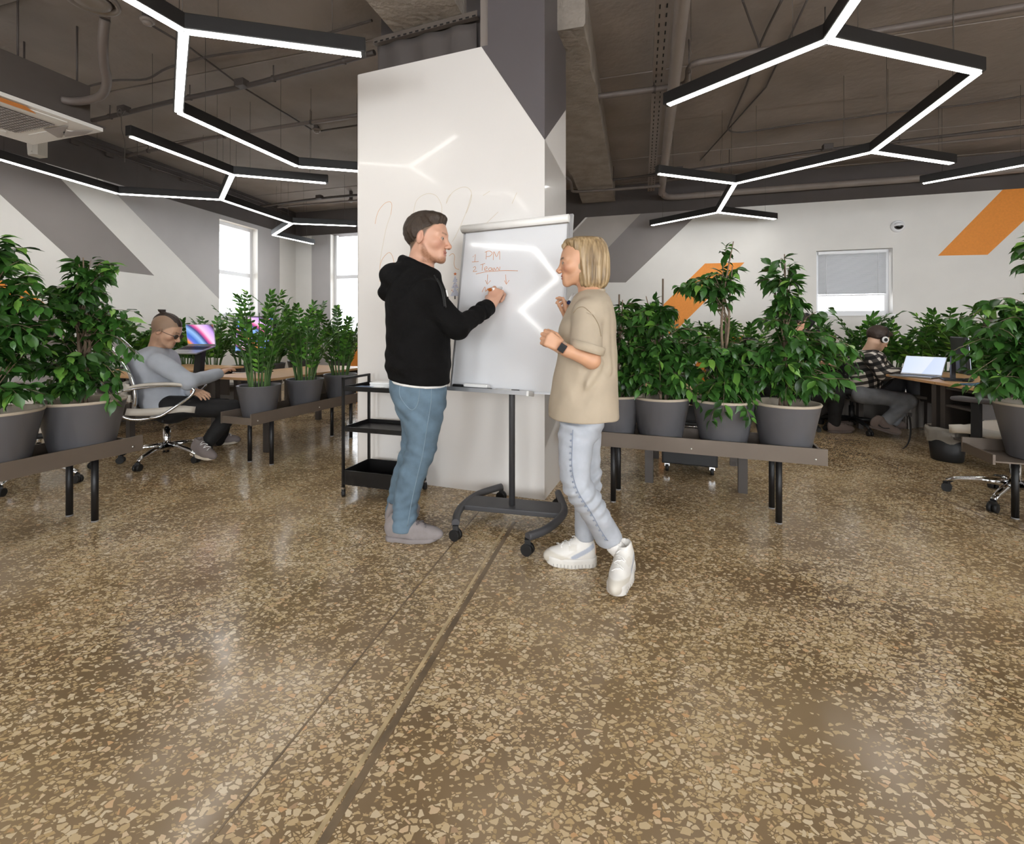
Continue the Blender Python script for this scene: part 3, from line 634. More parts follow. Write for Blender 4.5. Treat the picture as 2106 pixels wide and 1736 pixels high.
# ---------------------------------------------------------------- planter benches
m_bench = M('planter_brown_metal', '#6b5f54', .45, .2, var=.05, vs=6); m_leg = M('planter_leg_black', '#1c1b1c', .45, .2); m_screw = M('screw_head', '#cfccc6', .3, .8)
D1 = Vector((.935, -.355, 0)); D2 = Vector((.34, .94, 0)).normalized(); D1.normalize()
def bench(label, p, d, L=1.46, wdt=.34, zt=.475, zb=.38, frontlip=True, ends=True):
    # p: floor point below one end of the front board, d: unit direction along the board, depth to the left of d
    o = thing('planter_bench', label, 'planter stand', p, math.atan2(d.y, d.x), group='plant stands'); h = zt-zb
    fb = None
    if frontlip: fb = obj('front_board', MB().box((L/2, .006, (zt+zb)/2), (L, .012, h)), m_bench, o)
    obj('back_board', MB().box((L/2, wdt-.006, (zt+zb)/2), (L, .012, h)), m_bench, o)
    obj('tray_floor', MB().box((L/2, wdt/2, zb+.022), (L-.02, wdt-.026, .008)), m_bench, o)
    for x in (.008, L-.008): obj('end_board', MB().box((x, wdt/2, zb+h*.35), (.012, wdt-.026, h*.6)), m_bench, o)
    for x in (.24, L-.24):
        for y in (.045, wdt-.045):
            lg = obj('leg', MB().tube([(x, y, 0.006), (x, y, zb+.02)], .018, 14), m_leg, o); obj('foot_cap', MB().tube([(x, y, 0), (x, y, .008)], .0185, 14), M('foot_grey', '#8b8886', .4), lg)
    if fb:
        for x in (.06, L/2, L-.06): obj('screw', MB().ball((x, -.002, zb+h*.35), (.006, .004, .006), 8, 6), m_screw, fb)
    return o
PA = Vector((-2.40, 3.02, 0)); PB = Vector((-2.10, 3.74, 0)); PC = Vector((1.807, 2.655, 0)); PDD = Vector((2.76, 2.66, 0))
bench('brown plant stand at the left edge under the two big ficus pots', PA-D2*1.46, D2)
bench('brown plant stand left of the pillar under the upright zamia pots', PB, D2, 1.50)
bench('long brown plant stand on the right under the row of ficus pots', PC-D1*1.46, D1)
bench('brown plant stand cut off by the right edge of the picture', PDD, D1, 1.4, frontlip=False)
# ---------------------------------------------------------------- desks
m_wood = M('beech_laminate', '#d9ab7a', .4, var=.10, vs=10, stretch=(1, 12, 12)); m_desk = M('desk_grey_steel', '#4d4743', .5, .2)
def desk(label, p, d, L, dep, z=.69, legs=None, cubby=None, name='office_desk'):
    o = thing(name, label, 'desk', p, math.atan2(d.y, d.x), group='office desks')
    tp = obj('desk_top', MB().box((L/2, dep/2, z-.0125), (L, dep, .025), bev=.003), m_wood, o)
    for x, y in (legs or ((.05, .05), (L-.05, .05), (.05, dep-.05), (L-.05, dep-.05))): obj('leg', MB().box((x, y, (z-.025)/2), (.06, .05, z-.025)), m_desk, o)
    obj('apron', MB().box((L/2, dep-.08, z-.06), (L-.12, .03, .07)), m_desk, o); obj('modesty_panel', MB().box((L/2, dep-.14, z-.2), (L-.16, .016, .3)), m_desk, o)
    if cubby:
        x0, x1, y0, y1 = cubby
        for x in (x0, x1): obj('cubby_side', MB().box((x, (y0+y1)/2, z-.025-.22), (.018, y1-y0, .44)), m_desk, o)
        for zz in (.02, .17, .44): obj('cubby_shelf', MB().box(((x0+x1)/2, (y0+y1)/2, z-.025-zz), (x1-x0, y1-y0, .018)), m_desk, o)
        obj('cubby_back', MB().box(((x0+x1)/2, y1-.01, z-.245), (x1-x0, .012, .44)), m_blkp, o)
    return o
RD0, RD1 = Vector((3.68, 3.56, 0)), Vector((3.93, 4.95, 0)); rd = (RD1-RD0).normalized(); rn = Vector((rd.y, -rd.x, 0))
# local x along rd, local y is to the left of rd; the desk lies to the right, so start from the far end and run back
desk('light wood desk on the right where the person in the plaid shirt types', RD1+rd*.55, -rd, 1.35, .80, .69)
desk('light wood desk with an open cubby beside the waste bin at the right', RD1+rd*.55-rd*1.36, -rd, .98, .80, .69, cubby=(.04, .40, .03, .45))
LX = Vector((.94, -.34, 0)).normalized()
desk('light wood desk on the left with the laptop and the wide screen', Vector((-3.02, 4.60, 0)), LX, .78, 1.50, .695)
desk('light wood desk seen behind the right ficus pots', Vector((.84, 3.56, 0)), D1, .90, .80, .70, legs=((.20, .05), (.84, .05), (.2, .75), (.84, .75)))
desk('light wood desk behind the big ficus at the left edge', Vector((-4.75, 4.95, 0)), LX, 1.0, 1.3, .695)
desk('far desk in front of the right rear window', Vector((3.0, 6.75, 0)), D1, 1.3, .6, .70)
# ---------------------------------------------------------------- office chairs
m_crm = M('cream_leather', '#d8d0c4', .45, bump=.15, bs=40); m_mesh = M('chair_mesh_grey', '#a59f9d', .7, var=.12, vs=160, bump=.4, bs=260); m_blf = M('black_fabric', '#161617', .75, bump=.2, bs=120)
def chair(label, loc, rz, style, seat_z=.47, base_rot=.3):
    o = thing('office_chair', label, 'chair', loc, rz, group='office chairs'); lux = style == 'cream'
    metal = m_chrome if lux or style == 'chrome' else m_blkp; pad = m_crm if style != 'black' else m_blf; back = m_mesh if style != 'black' else m_blf
    for k in range(5):
        a = base_rot+k*2*PI/5; e = Vector((math.cos(a), math.sin(a), 0)); pts = [Vector((0,0,.13))+e*.03, e*.16+Vector((0,0,.125)), e*.28+Vector((0,0,.10)), e*.335+Vector((0,0,.075))]
        lg = obj('base_leg', MB().tube(pts, [.026, .022, .018, .016], 10), metal, o); s_ = Vector((-e.y, e.x, 0)); p = e*.335+Vector((0,0,.029))
        mb = MB()
        for q in (-1, 1): mb.tube([p+s_*(q*.014-.010), p+s_*(q*.014+.010)], .029, 14)
        obj('caster', mb.box(p+Vector((0,0,.025)), (.03,.03,.03)), m_rub, lg)
    obj('gas_column', MB().tube([(0,0,.09),(0,0,.28)], .028, 14).tube([(0,0,.28),(0,0,seat_z-.07)], .018, 12), metal, o)
    obj('tilt_mechanism', MB().box((.02, 0, seat_z-.075), (.26, .14, .06), bev=.02).tube([(.02,-.07,seat_z-.08),(.02,-.22,seat_z-.085)], .008, 8), m_blkp, o)
    def seat(u, v):
        x = -.23+.48*u; y = (v-.5)*.50; z = seat_z-.025*math.cos((u-.35)*3.2)*(1-(2*v-1)**2*.5)+.02*(abs(2*v-1)**3)-.05*max(0, u-.8)/.2*.6
        return (x, y*(1-.12*(2*u-1)**4), z)
    obj('seat', MB().sheet(seat, 12, 10, .055), pad, o)
    def bk(u, v):                                     # u up, v across
        z = seat_z+.02+.66*u; x = -.225-.05*u-.20*u*u+.035*math.sin(u*PI*1.15)*1.2; w = .47*(1-.25*u**3)*(.86+.14*math.sin(min(1, u*2.5)*PI/2)); y = (v-.5)*w
        return (x+.05*(2*v-1)**2, y, z)
    obj('backrest', MB().sheet(bk, 14, 10, .022), back, o)
    rim = [Vector(bk(u/12, 0)) for u in range(13)]+[Vector(bk(1, v/6)) for v in range(1, 7)]+[Vector(bk(u/12, 1)) for u in range(11, -1, -1)]
    obj('back_frame', MB().tube(rim, .013, 8), metal, o)
    def hd(u, v): b_ = Vector(bk(1, v)); return (b_.x-.05-.03*u+.02*math.sin(u*PI), (v-.5)*.30*(1-.3*abs(2*u-1)**3), seat_z+.72+.16*u)
    if style != 'chrome': obj('headrest', MB().sheet(hd, 6, 8, .05 if style == 'black' else .03), back, o); obj('headrest_stem', MB().tube([bk(.95, .5), hd(.3, .5)], .014, 8), m_blkp, o)
    if lux:
        for z in (.10, .19): 
            def strap(u, v, z=z): b_ = Vector(bk((z-.035+.06*u)/.66, v)); return (b_.x-.035-.02*math.sin(v*PI), b_.y*1.02, seat_z+.02+z-.03+.06*u)
            obj('lumbar_strap', MB().sheet(strap, 3, 10, .016), pad, o)
        obj('lumbar_cushion', MB().box((-.285, 0, seat_z+.15), (.05, .19, .20), R=Matrix.Rotation(.12, 3, 'Y'), bev=.022), pad, o)
    for s in (-1, 1):
        y = s*.275; zt = seat_z+.215
        if lux or style == 'black':
            loop = spline([(-.24, y, zt-.02), (-.05, y, zt+.005), (.16, y, zt), (.25, y, zt-.035), (.22, y, zt-.10), (.12, y, seat_z+.04), (.02, y*.96, seat_z-.03), (-.06, y*.9, seat_z-.045)], 5)
            a_ = obj('armrest', MB().tube(loop, .012, 8), metal, o)
            def ap_(u, v): return (-.22+.44*u, y+(v-.5)*.055*(1-.3*(2*u-1)**4), zt+.012+.012*math.sin(u*PI)-.02*(2*u-1)**4)
            obj('arm_pad', MB().sheet(ap_, 10, 4, .022), pad if lux else m_blkp, a_)
            if lux: obj('back_bracket', MB().tube(spline([(-.25, y*.98, zt-.02), (-.31, y*.9, zt-.10), (-.30, y*.86, seat_z+.03), (-.2, y*.8, seat_z-.05), (-.05, y*.6, seat_z-.06)], 5), .013, 8), metal, o)
        else:
            a_ = obj('armrest', MB().box((.06, y+s*.03, seat_z+.08), (.05, .03, .26), bev=.006).bar((.06, y+s*.03, seat_z-.05), (.04, 0, seat_z-.06), .03, .02), m_blkp, o)
            obj('arm_pad', MB().box((.06, y+s*.02, seat_z+.225), (.25, .10, .03), bev=.012), M('arm_pad_grey', '#5a5657', .6), a_)
    return o
CHL = chair('cream and chrome mesh chair under the seated person in the grey shirt', (-3.07, 4.13, 0), .42, 'cream', .465, .55)
CHR = chair('black chair under the person in the plaid shirt', (3.92, 5.36, 0), -.10, 'black', .46, -.35)
ech = chair('empty black chair with a headrest left of the plaid shirt person', (4.22, 6.15, 0), 2.6, 'black', .50, .2); ech.scale = (.9, .9, .84)
chair('black chair under the person half hidden by the right ficus', (3.22, 5.42, 0), .1, 'black', .44, .5).scale = (.9, .9, .8)
chair('chrome framed chair with a cream seat at the right edge', (3.36, 3.10, 0), 1.92, 'chrome', .47, .42)
chair('cream and chrome chair behind the pots at the left edge', (-3.62, 3.55, 0), 2.3, 'cream', .44, .1)
o = thing('mobile_pedestal', 'black drawer pedestal on casters under the desk behind the right pots', 'pedestal', (1.42, 3.72, 0), math.atan2(D1.y, D1.x)); obj('carcass', MB().box((0, .25, .34), (.42, .5, .54), bev=.006), m_blkp, o)
for i, z in enumerate((.16, .34, .51)): dr_ = obj('drawer', MB().box((0, -.008, z), (.40, .016, .16), bev=.004), m_blkp, o); obj('drawer_handle', MB().tube([(-.06, -.03, z+.05), (.06, -.03, z+.05)], .006, 8), m_chrome, dr_)
for x in (-.17, .17):
    for y in (.04, .46):
        cs = obj('caster', MB().tube([(x-.012, y, .03), (x+.012, y, .03)], .03, 14), m_rub, o); obj('caster_fork', MB().box((x, y, .058), (.04, .03, .03)), m_chrome, cs)
# ---------------------------------------------------------------- screens and desk things
def screen_mat(name, stops, sc, ang_, strength, dist=6.):
    m, t, b = newmat(name); tc = t.add('ShaderNodeTexCoord'); mp = t.add('ShaderNodeMapping'); mp.inputs['Rotation'].default_value = ang_; t.ln(tc.outputs['Object'], mp.inputs[0])
    w = t.add('ShaderNodeTexWave', i_Scale=sc, i_Distortion=dist, i_Detail=1.0, i_Detail_Scale=.7); w.wave_profile = 'SAW'; t.ln(mp.outputs[0], w.inputs[0])
    c = t.ramp(w.outputs['Fac'], [(p, lin(q)) for p, q in stops]); b.inputs['Base Color'].default_value = (0.01,)*3+(1,); b.inputs['Roughness'].default_value = .3
    t.ln(c, b.inputs['Emission Color']); b.inputs['Emission Strength'].default_value = strength; return m
m_wp = screen_mat('abstract_waves', [(0, '#3f6fc4'), (.14, '#8fb7ea'), (.25, '#2b3a78'), (.33, '#d94f93'), (.42, '#f3c9e6'), (.60, '#c59be8'), (.70, '#1b1d3a'), (.80, '#f0913a'), (.9, '#5b6fd6'), (1, '#3f6fc4')], 1.1, (.5, .9, .6), 1.0)
m_code = screen_mat('document_page', [(0, '#bfcbe8'), (.5, '#c9d3ec'), (1, '#d3d9ea')], 1.5, (0, 0, .5), 1.0, 1.)
m_spacegrey = M('laptop_silver', '#b7b8bb', .35, .8)
def monitor(label, c, yaw, w=.60, h=.36, tilt=-.06, base_z=.695, mat=m_wp):
    o = thing('desktop_monitor', label, 'monitor', (c.x, c.y, base_z), yaw); R = Matrix.Rotation(tilt, 3, 'X'); cz_ = c.z-base_z    # faces local -y
    obj('housing', MB().box((0, .012, cz_), (w, .028, h), R=R, bev=.006), m_blkp, o); obj('screen', MB().box(Vector((0, 0, cz_))+R@Vector((0,-.0045,.004)), (w-.022, .004, h-.03), R=R), mat, o)
    obj('stand_neck', MB().box((0, .06, cz_/2), (.06, .03, cz_)), m_blkp, o); obj('stand_foot', MB().box((0, .05, .006), (.24, .18, .012), bev=.004), m_blkp, o); return o
monitor('wide monitor showing a colourful wave wallpaper behind the upright plants', W(523, 689, 4.98), math.radians(-28), .64, .40)
monitor('black monitor seen edge on at the right desk', W(1978, 730, 4.25), math.radians(56), .55, .33, base_z=.69, mat=m_code)
def laptop(label, c, yaw, mat, open_=1.9, w=.33, tilt=0.):
    o = thing('laptop_computer', label, 'laptop', c, yaw); o.rotation_euler = (tilt, 0, yaw)
    bs = obj('base', MB().box((0, -.115, .008), (w, .23, .014), bev=.003), m_spacegrey, o); kb = MB()
    for r in range(5):
        for k in range(13): kb.box((-w*.42+k*w*.07, -.045-r*.019, .0162), (w*.06, .015, .002))
    tag(obj('keyboard_keys', kb, m_blkp, bs), kind='stuff'); obj('trackpad', MB().box((0, -.185, .0155), (.10, .06, .001)), M('trackpad_grey', '#a6a7aa', .3, .5), bs)
    R = Matrix.Rotation(-(open_-PI/2), 3, 'X'); ld = obj('lid', MB().box(Vector((0, 0, .014))+R@Vector((0, .004, .108)), (w, .007, .216), R=R, bev=.002), m_spacegrey, o)
    obj('screen', MB().box(Vector((0, 0, .014))+R@Vector((0, -.0005, .112)), (w-.012, .002, .196), R=R), mat, ld); return o
lp = W(415, 713, 4.72)
laptop('silver laptop with a colourful wallpaper raised on a stand', lp, math.radians(-14), m_wp, 1.75, .35, .30)
o = thing('laptop_stand', 'black angled stand holding the silver laptop above the desk', 'stand', (lp.x, lp.y-.06, .695), math.radians(-14))
Rt = Matrix.Rotation(.30, 3, 'X')
obj('top_plate', MB().box((0, -.055, lp.z-.695-.028), (.30, .20, .010), R=Rt), m_blkp, o); obj('column', MB().box((0, .02, (lp.z-.73)/2), (.08, .05, lp.z-.73), R=Matrix.Rotation(-.1, 3, 'X')), m_blkp, o); obj('foot', MB().box((0, 0, .006), (.26, .2, .012), bev=.004), m_blkp, o)
rl_ = W(1893, 771, 4.62); laptop('laptop with a bright page on the plaid shirt person desk', Vector((rl_.x, rl_.y, .6915)), math.radians(-62), m_code, 2.15, .33)
def deskbox(name, label, cat, c, size, mat, rz=0., parts=()):
    o = thing(name, label, cat, c, rz); obj('body', MB().box((0, 0, size[2]/2), size, bev=min(size)*.3), mat, o)
    for nm, p, sz_, mt in parts: obj(nm, MB().box(p, sz_), mt, o)
    return o
kb = deskbox('computer_keyboard', 'black keyboard on the left desk before the laptop', 'keyboard', W(412, 757, 4.70)*1, (.40, .13, .016), m_blkp, -.35); kb.location.z = .6955
mb = MB()
for r in range(5):
    for k in range(16): mb.box((-.18+k*.024, -.048+r*.024, .0175), (.019, .019, .004))
tag(obj('keys', mb, M('key_grey', '#3a3a3c', .5), kb), kind='stuff')
ms = thing('computer_mouse', 'dark mouse on the right desk beside the laptop', 'mouse', (4.08, 4.15, .6905), .3); obj('shell', MB().ball((0, 0, .016), (.055, .032, .017)), m_blkp, ms); obj('wheel', MB().tube([(.028,-.004,.03),(.028,.004,.03)], .007, 10), m_char, ms)
deskbox('notebook', 'blue notebook lying on the right desk', 'notebook', (3.93, 3.88, .6905), (.24, .17, .012), M('notebook_blue', '#3e6f93', .5), .2, [('page_block', (0, 0, .0065), (.236, .175, .006), m_wpl)])
deskbox('notebook', 'orange notebook lying on the right desk', 'notebook', (3.84, 3.66, .6905), (.20, .14, .012), M('notebook_orange', '#c8742e', .5), .1, [('page_block', (0, 0, .0065), (.196, .145, .006), m_wpl)])
c = Vector((-2.78, 4.86, .70)); o = thing('usb_cable', 'white looped cable lying before the laptop stand', 'cable', c); obj('cord', MB().tube(spline([(-.12,0,.004),(-.02,.03,.004),(.06,.02,.05),(.10,0,.10),(.06,-.02,.13),(.0,-.01,.10),(.02,.0,.03),(.14,-.03,.004),(.2,-.05,.004)], 6), .004, 6), m_wpl, o); obj('plug', MB().box((-.13, 0, .006), (.03, .012, .008)), m_wpl, o)
# waste bin
c = F(1944, 950); c = Vector((3.86, 4.12, 0)); o = thing('waste_bin', 'black waste bin with a clear liner under the right desk', 'bin', c)
obj('bin_body', MB().lathe([(.002, .002), (.105, .002), (.11, .01), (.135, .27), (.128, .27), (.10, .012), (.002, .012)], 26), m_blkp, o)
m_bag, t, b = newmat('clear_bag'); b.inputs['Base Color'].default_value = lin('#b9b2a8'); b.inputs['Roughness'].default_value = .25; b.inputs['Alpha'].default_value = .55
pr_ = [(.13, .29), (.142, .30), (.15, .27), (.152, .22), (.146, .18)]; mb = MB(); rs = []
for i, (r, z) in enumerate(pr_): rs.append([Vector(((r+.005*math.sin(k*1.57+i))*math.cos(2*PI*k/40), (r+.005*math.sin(k*1.57+i))*math.sin(2*PI*k/40), z+.007*math.sin(k*.9)*(i/2))) for k in range(40)])
obj('bin_liner', mb.rings(rs, cap=False), m_bag, o)
# strap / bag hanging by the desk leg
c = Vector((3.95, 4.62, 0)); o = thing('bag_strap', 'dark strap trailing to the floor beside the right desk leg', 'strap', c); obj('webbing', MB().sheet(lambda u, v: (-.16*(1-u)**2+.03*(v-.5), -.12*(1-u)+.02*(v-.5), .006+.30*u**1.6), 10, 2, .006), m_blkp, o); obj('buckle', MB().box((.0, .0, .31), (.05, .02, .04), bev=.006), m_char, o)
# ---------------------------------------------------------------- plants
def leaf_mat(name, cols, rough=.32, rnd='object'):
    m, t, b = newmat(name)
    if rnd == 'object': f = t.add('ShaderNodeObjectInfo').outputs['Random']
    else: f = t.add('ShaderNodeAttribute', attribute_name='rnd').outputs['Fac']
    c = t.ramp(f, [(p, lin(q)) for p, q in cols]); t.ln(c, b.inputs['Base Color']); b.inputs['Roughness'].default_value = rough; b.inputs['Specular IOR Level'].default_value = .45
    b.inputs['Transmission Weight'].default_value = 0.0
    tl_ = t.add('ShaderNodeBsdfTranslucent'); hs = t.mix(1.0, c, (1.3, 1.5, .55, 1), 'MULTIPLY'); t.ln(hs, tl_.inputs[0])
    mx = t.add('ShaderNodeMixShader'); mx.inputs[0].default_value = .16; t.ln(b.outputs[0], mx.inputs[1]); t.ln(tl_.outputs[0], mx.inputs[2]); t.ln(mx.outputs[0], t.n['Material Output'].inputs[0]); return m
FC = [(0, '#24421b'), (.35, '#2f5620'), (.65, '#3b662a'), (.86, '#4a7932'), (.95, '#6b9a40'), (1, '#84ae4e')]
ZCc = [(0, '#2a4a1f'), (.4, '#385f28'), (.75, '#487930'), (.92, '#63993a'), (1, '#84b44c')]
m_fic, m_ficS, m_zz, m_zzS = leaf_mat('ficus_leaf', FC), leaf_mat('ficus_leaf_mass', FC, rnd='attr'), leaf_mat('zamia_leaflet', ZCc, .28), leaf_mat('zamia_leaflet_mass', ZCc, .28, rnd='attr')
def leaf_geo(L, Wd, fold=.25, droop=.25, tip=.16):
    vs, fs = [], []; rows = ((.0, .02), (.10, .40), (.30, .92), (.5, 1.0), (.70, .74), (1-tip, .30), (1, .02))
    for u, w in rows:
        z = -droop*L*u*u
        for s in (-1, 0, 1): vs.append((L*u, s*w*Wd/2, z+abs(s)*w*Wd*fold*.5))
    for i in range(len(rows)-1):
        for j in range(2): fs.append((3*i+j, 3*i+3+j, 3*i+4+j, 3*i+1+j))
    return np.array(vs), fs
def leaf_mesh(name, geo, mat):
    me = bpy.data.meshes.new(name); me.from_pydata([tuple(v) for v in geo[0]], [], geo[1]); me.polygons.foreach_set('use_smooth', [True]*len(geo[1])); me.materials.append(mat); me.update(); return me
GF = [leaf_geo(.085, .040, .3, d, .2) for d in (.12, .30, .5)]; GZ = [leaf_geo(.066, .027, .2, d, .12) for d in (.05, .25)]
MF = [leaf_mesh('ficus_leaf', g, m_fic) for g in GF]; MZ = [leaf_mesh('zamia_leaflet', g, m_zz) for g in GZ]
def frame(dirv, up, roll=0.):
    x = Vector(dirv).normalized(); y = Vector(up).cross(x)
    if y.length < 1e-4: y = x.orthogonal()
    y.normalize(); z = x.cross(y); R = Matrix((x, y, z)).transposed()
    return R@Matrix.Rotation(roll, 3, 'X')
def place_leaves(root, leaves, metas, geos, matS, nmax=300, part='leaf', mass='leaf_mass'):
    """leaves: (local pos, R, scale); the nearest nmax are objects of their own, the rest one mass"""
    base = Vector(root.location); leaves.sort(key=lambda l: (base+l[0]-Vector((0,0,CAMH))).length)
    for p, R, s in leaves[:nmax]:
        o = bpy.data.objects.new(part, metas[RNG.integers(len(metas))]); COL.objects.link(o); o.parent = root
        o.matrix_local = Matrix.Translation(p)@R.to_4x4()@Matrix.Scale(s, 4)
    rest = leaves[nmax:]
    if rest: leaf_mass(root, rest, geos, matS, mass)
def leaf_mass(root, rest, geos, matS, name):
    V, Fc, rn = [], [], []; o = 0
    for p, R, s in rest:
        g = geos[RNG.integers(len(geos))]; v = (g[0]*s)@np.array(R).T+np.array(p); V.append(v); Fc += [tuple(i+o for i in f) for f in g[1]]; o += len(v); rn.append(np.full(len(v), RNG.random()))
    me = bpy.data.meshes.new(name); me.from_pydata([tuple(x) for x in np.concatenate(V)], [], Fc); me.polygons.foreach_set('use_smooth', [True]*len(Fc)); me.materials.append(matS)
    a = me.attributes.new('rnd', 'FLOAT', 'POINT'); a.data.foreach_set('value', np.concatenate(rn)); me.update()
    ob = link(name, me, root); ob['kind'] = 'stuff'; return ob
m_pot = M('pot_dark_grey', '#626164', .38, var=.03, vs=3); m_lin = M('pot_liner_beige', '#b3a593', .5); m_soil = M('potting_soil', '#35291f', .95, var=.4, vs=60, bump=.8, bs=70, bd=.01); m_bark = M('ficus_bark', '#7d6a58', .8, var=.25, vs=30, bump=.3, bs=80); m_stk = M('green_stake', '#3c5a3a', .5); m_stem = M('zamia_stem', '#4d6b34', .5, var=.2, vs=20)
m_stake = M('wood_stake', '#6b5a4c', .7)
def pot(root, rr=.192, rb=.135, h=.295, liner=True):
    obj('pot', MB().lathe([(.002, 0), (rb-.008, 0), (rb, .008), (rr-.003, h-.006), (rr, h-.002), (rr-.004, h), (rr-.014, h-.004), (rr-.018, h-.05), (.002, h-.055)], 36), m_pot, root)
    if liner: obj('pot_liner', MB().lathe([(rr-.001, h-.004), (rr+.003, h+.004), (rr, h+.011), (rr-.012, h+.012), (rr-.018, h), (rr-.024, h-.04)], 36), m_lin, root)
    sv = MB(); n = 20
    sv.rings([[Vector((r*math.cos(2*PI*k/n), r*math.sin(2*PI*k/n), h-.042+z+.006*math.sin(k*2.1+r*90))) for k in range(n)] for r, z in ((rr-.017, -.004), (rr*.6, .006), (rr*.3, .012), (.004, .014))], cap=False)
    obj('soil', sv, m_soil, root)
def ficus(label, loc, blobs, seed, nbr=60, rr=.192, h=.295, top=None, stakes=(), per=(11, 18), nmax=300, droops=()):
    """blobs: (dx, dy, dz, rx, ry, rz) crown ellipsoids relative to the pot base; branches grow from the stem into them"""
    r = random.Random(seed); root = thing('potted_ficus', label, 'potted plant', loc, group='ficus plants'); pot(root, rr, rr*.7, h)
    z0 = h-.03; ztop = top or max(b[2]+b[5]*.8 for b in blobs); bx = blobs[-1]
    tops = []
    for k in range(3):
        a = r.uniform(0, 6.28); e = Vector((.035*math.cos(a), .035*math.sin(a), z0)); m1 = Vector((r.uniform(-.03,.03), r.uniform(-.03,.03), (z0+ztop)*.45)); tp = Vector((bx[0]*.7+r.uniform(-.03,.03), bx[1]*.7+r.uniform(-.03,.03), ztop*(1-.12*k)))
        P = spline([e, m1, (m1+tp)/2+Vector((r.uniform(-.02,.02), r.uniform(-.02,.02), 0)), tp], 5); tops.append(P)
        obj('stem', MB().tube(P, [.011-.008*i/(len(P)-1) for i in range(len(P))], 7), m_bark, root)
    for sx, sy, sz_ in stakes: obj('stake', MB().tube([(sx, sy, z0-.02), (sx*1.3, sy*1.3, sz_)], .006, 6), m_stake, root)
    leaves = []; br = MB(); vol = [b[3]*b[4]*b[5] for b in blobs]
    def branch(s, tip):
        mid = (s+tip)/2+Vector((0, 0, .05+.04*r.random())); P = spline([s, mid, tip], 5); br.tube(P, [.0035-.0025*i/(len(P)-1) for i in range(len(P))], 4, cap=False)
        n = r.randint(*per); sc0 = r.uniform(.8, 1.15)
        for i in range(n):
            f = .22+.78*(i+r.random()*.6)/n; q = min(len(P)-2, int(f*(len(P)-1))); w = min(1., f*(len(P)-1)-q); p = P[q].lerp(P[q+1], w); d = (P[q+1]-P[q]).normalized()
            sd = d.cross(Vector((0,0,1))); sd = sd.normalized() if sd.length > .01 else Vector((1,0,0)); sgn = 1 if i % 2 else -1
            dv_ = d*r.uniform(.2, .7)+sd*sgn*r.uniform(.4, 1.0)+Vector((0, 0, r.uniform(-.95, .15)))+Vector((r.uniform(-.3,.3), r.uniform(-.3,.3), 0))
            up = Vector((r.uniform(-.5,.5), r.uniform(-.5,.5)-.25, 1)); sc = sc0*r.uniform(.75, 1.2)*(1. if f < .9 else .8)
            leaves.append((p+dv_.normalized()*.012, frame(dv_, up, r.uniform(-.5, .5)), sc))
    for k in range(nbr):
        b = r.choices(blobs, vol)[0]
        while True:
            v = Vector((r.uniform(-1,1), r.uniform(-1,1), r.uniform(-1,1)))
            if .25 < v.length < 1: break
        tip = Vector((b[0]+v.x*b[3], b[1]+v.y*b[4], b[2]+v.z*b[5])); P = r.choice(tops)
        zs = max(z0+.05, tip.z-r.uniform(.08, .26)); s = min(P, key=lambda q: abs(q.z-zs)); branch(s, tip)
    for tip in droops: tip = Vector(tip); s = min(tops[0], key=lambda q: abs(q.z-(tip.z+.12))); branch(s, tip)
    tag(obj('twigs', br, m_bark, root), kind='stuff')
    place_leaves(root, leaves, MF, GF, m_ficS, nmax); return root
def zz_parts(seed, nst, hgt, spread, npair, lscale):
    r = random.Random(seed); leaves = []; stems = []
    for k in range(nst):
        a = k*2.4+r.uniform(-.4, .4); H = hgt*r.uniform(.55, 1.05); sp = spread*r.uniform(.25, 1.1); b0 = Vector((.07*math.cos(a), .07*math.sin(a), 0)); e = Vector((math.cos(a), math.sin(a), 0))
        P = spline([b0, b0+e*sp*.22+Vector((0,0,H*.45)), b0+e*sp*.6+Vector((0,0,H*.82)), b0+e*sp+Vector((0,0,H))], 6); stems.append(P)
        for i in range(npair):
            f = .24+.76*(i+.4)/npair; q = min(len(P)-2, int(f*(len(P)-1))); w = min(1., f*(len(P)-1)-q); p = P[q].lerp(P[q+1], w); d = (P[q+1]-P[q]).normalized(); sd = d.cross(e.cross(d)).normalized() if False else d.cross(Vector((-e.y, e.x, .0))).normalized()
            tan = Vector((-e.y, e.x, 0)); 
            for s in (-1, 1):
                dv_ = tan*s+d*(.75 if i < npair-2 else 1.6)+sd*r.uniform(-.25, .25); leaves.append((p, frame(dv_, sd if sd.z > 0 else -sd, r.uniform(-.35, .35)), lscale*r.uniform(.8, 1.15)*(1 if i < npair-2 else .8)))
    return stems, leaves
def zamia(label, loc, seed, nst=17, hgt=.62, spread=.24, npair=10, rr=.165, h=.275, nmax=300, stakes=2):
    root = thing('potted_zamia', label, 'potted plant', loc, group='zamia plants'); pot(root, rr, rr*.72, h, liner=False)
    stems, leaves = zz_parts(seed, nst, hgt, spread, npair, 1.0); dz = Vector((0, 0, h-.05))
    for P in stems: obj('stem', MB().tube([p+dz for p in P], [.007-.005*i/(len(P)-1) for i in range(len(P))], 6), m_stem, root)
    r = random.Random(seed+5)
    for k in range(stakes): a = r.uniform(0, 6.28); obj('stake', MB().tube([(.1*math.cos(a), .1*math.sin(a), h-.06), (.11*math.cos(a), .11*math.sin(a), h+hgt*.75)], .004, 6), m_stk, root)
    place_leaves(root, [(p+dz, R, s) for p, R, s in leaves], MZ, GZ, m_zzS, nmax, 'leaflet', 'leaflet_mass'); return root
ZT = .402+.0
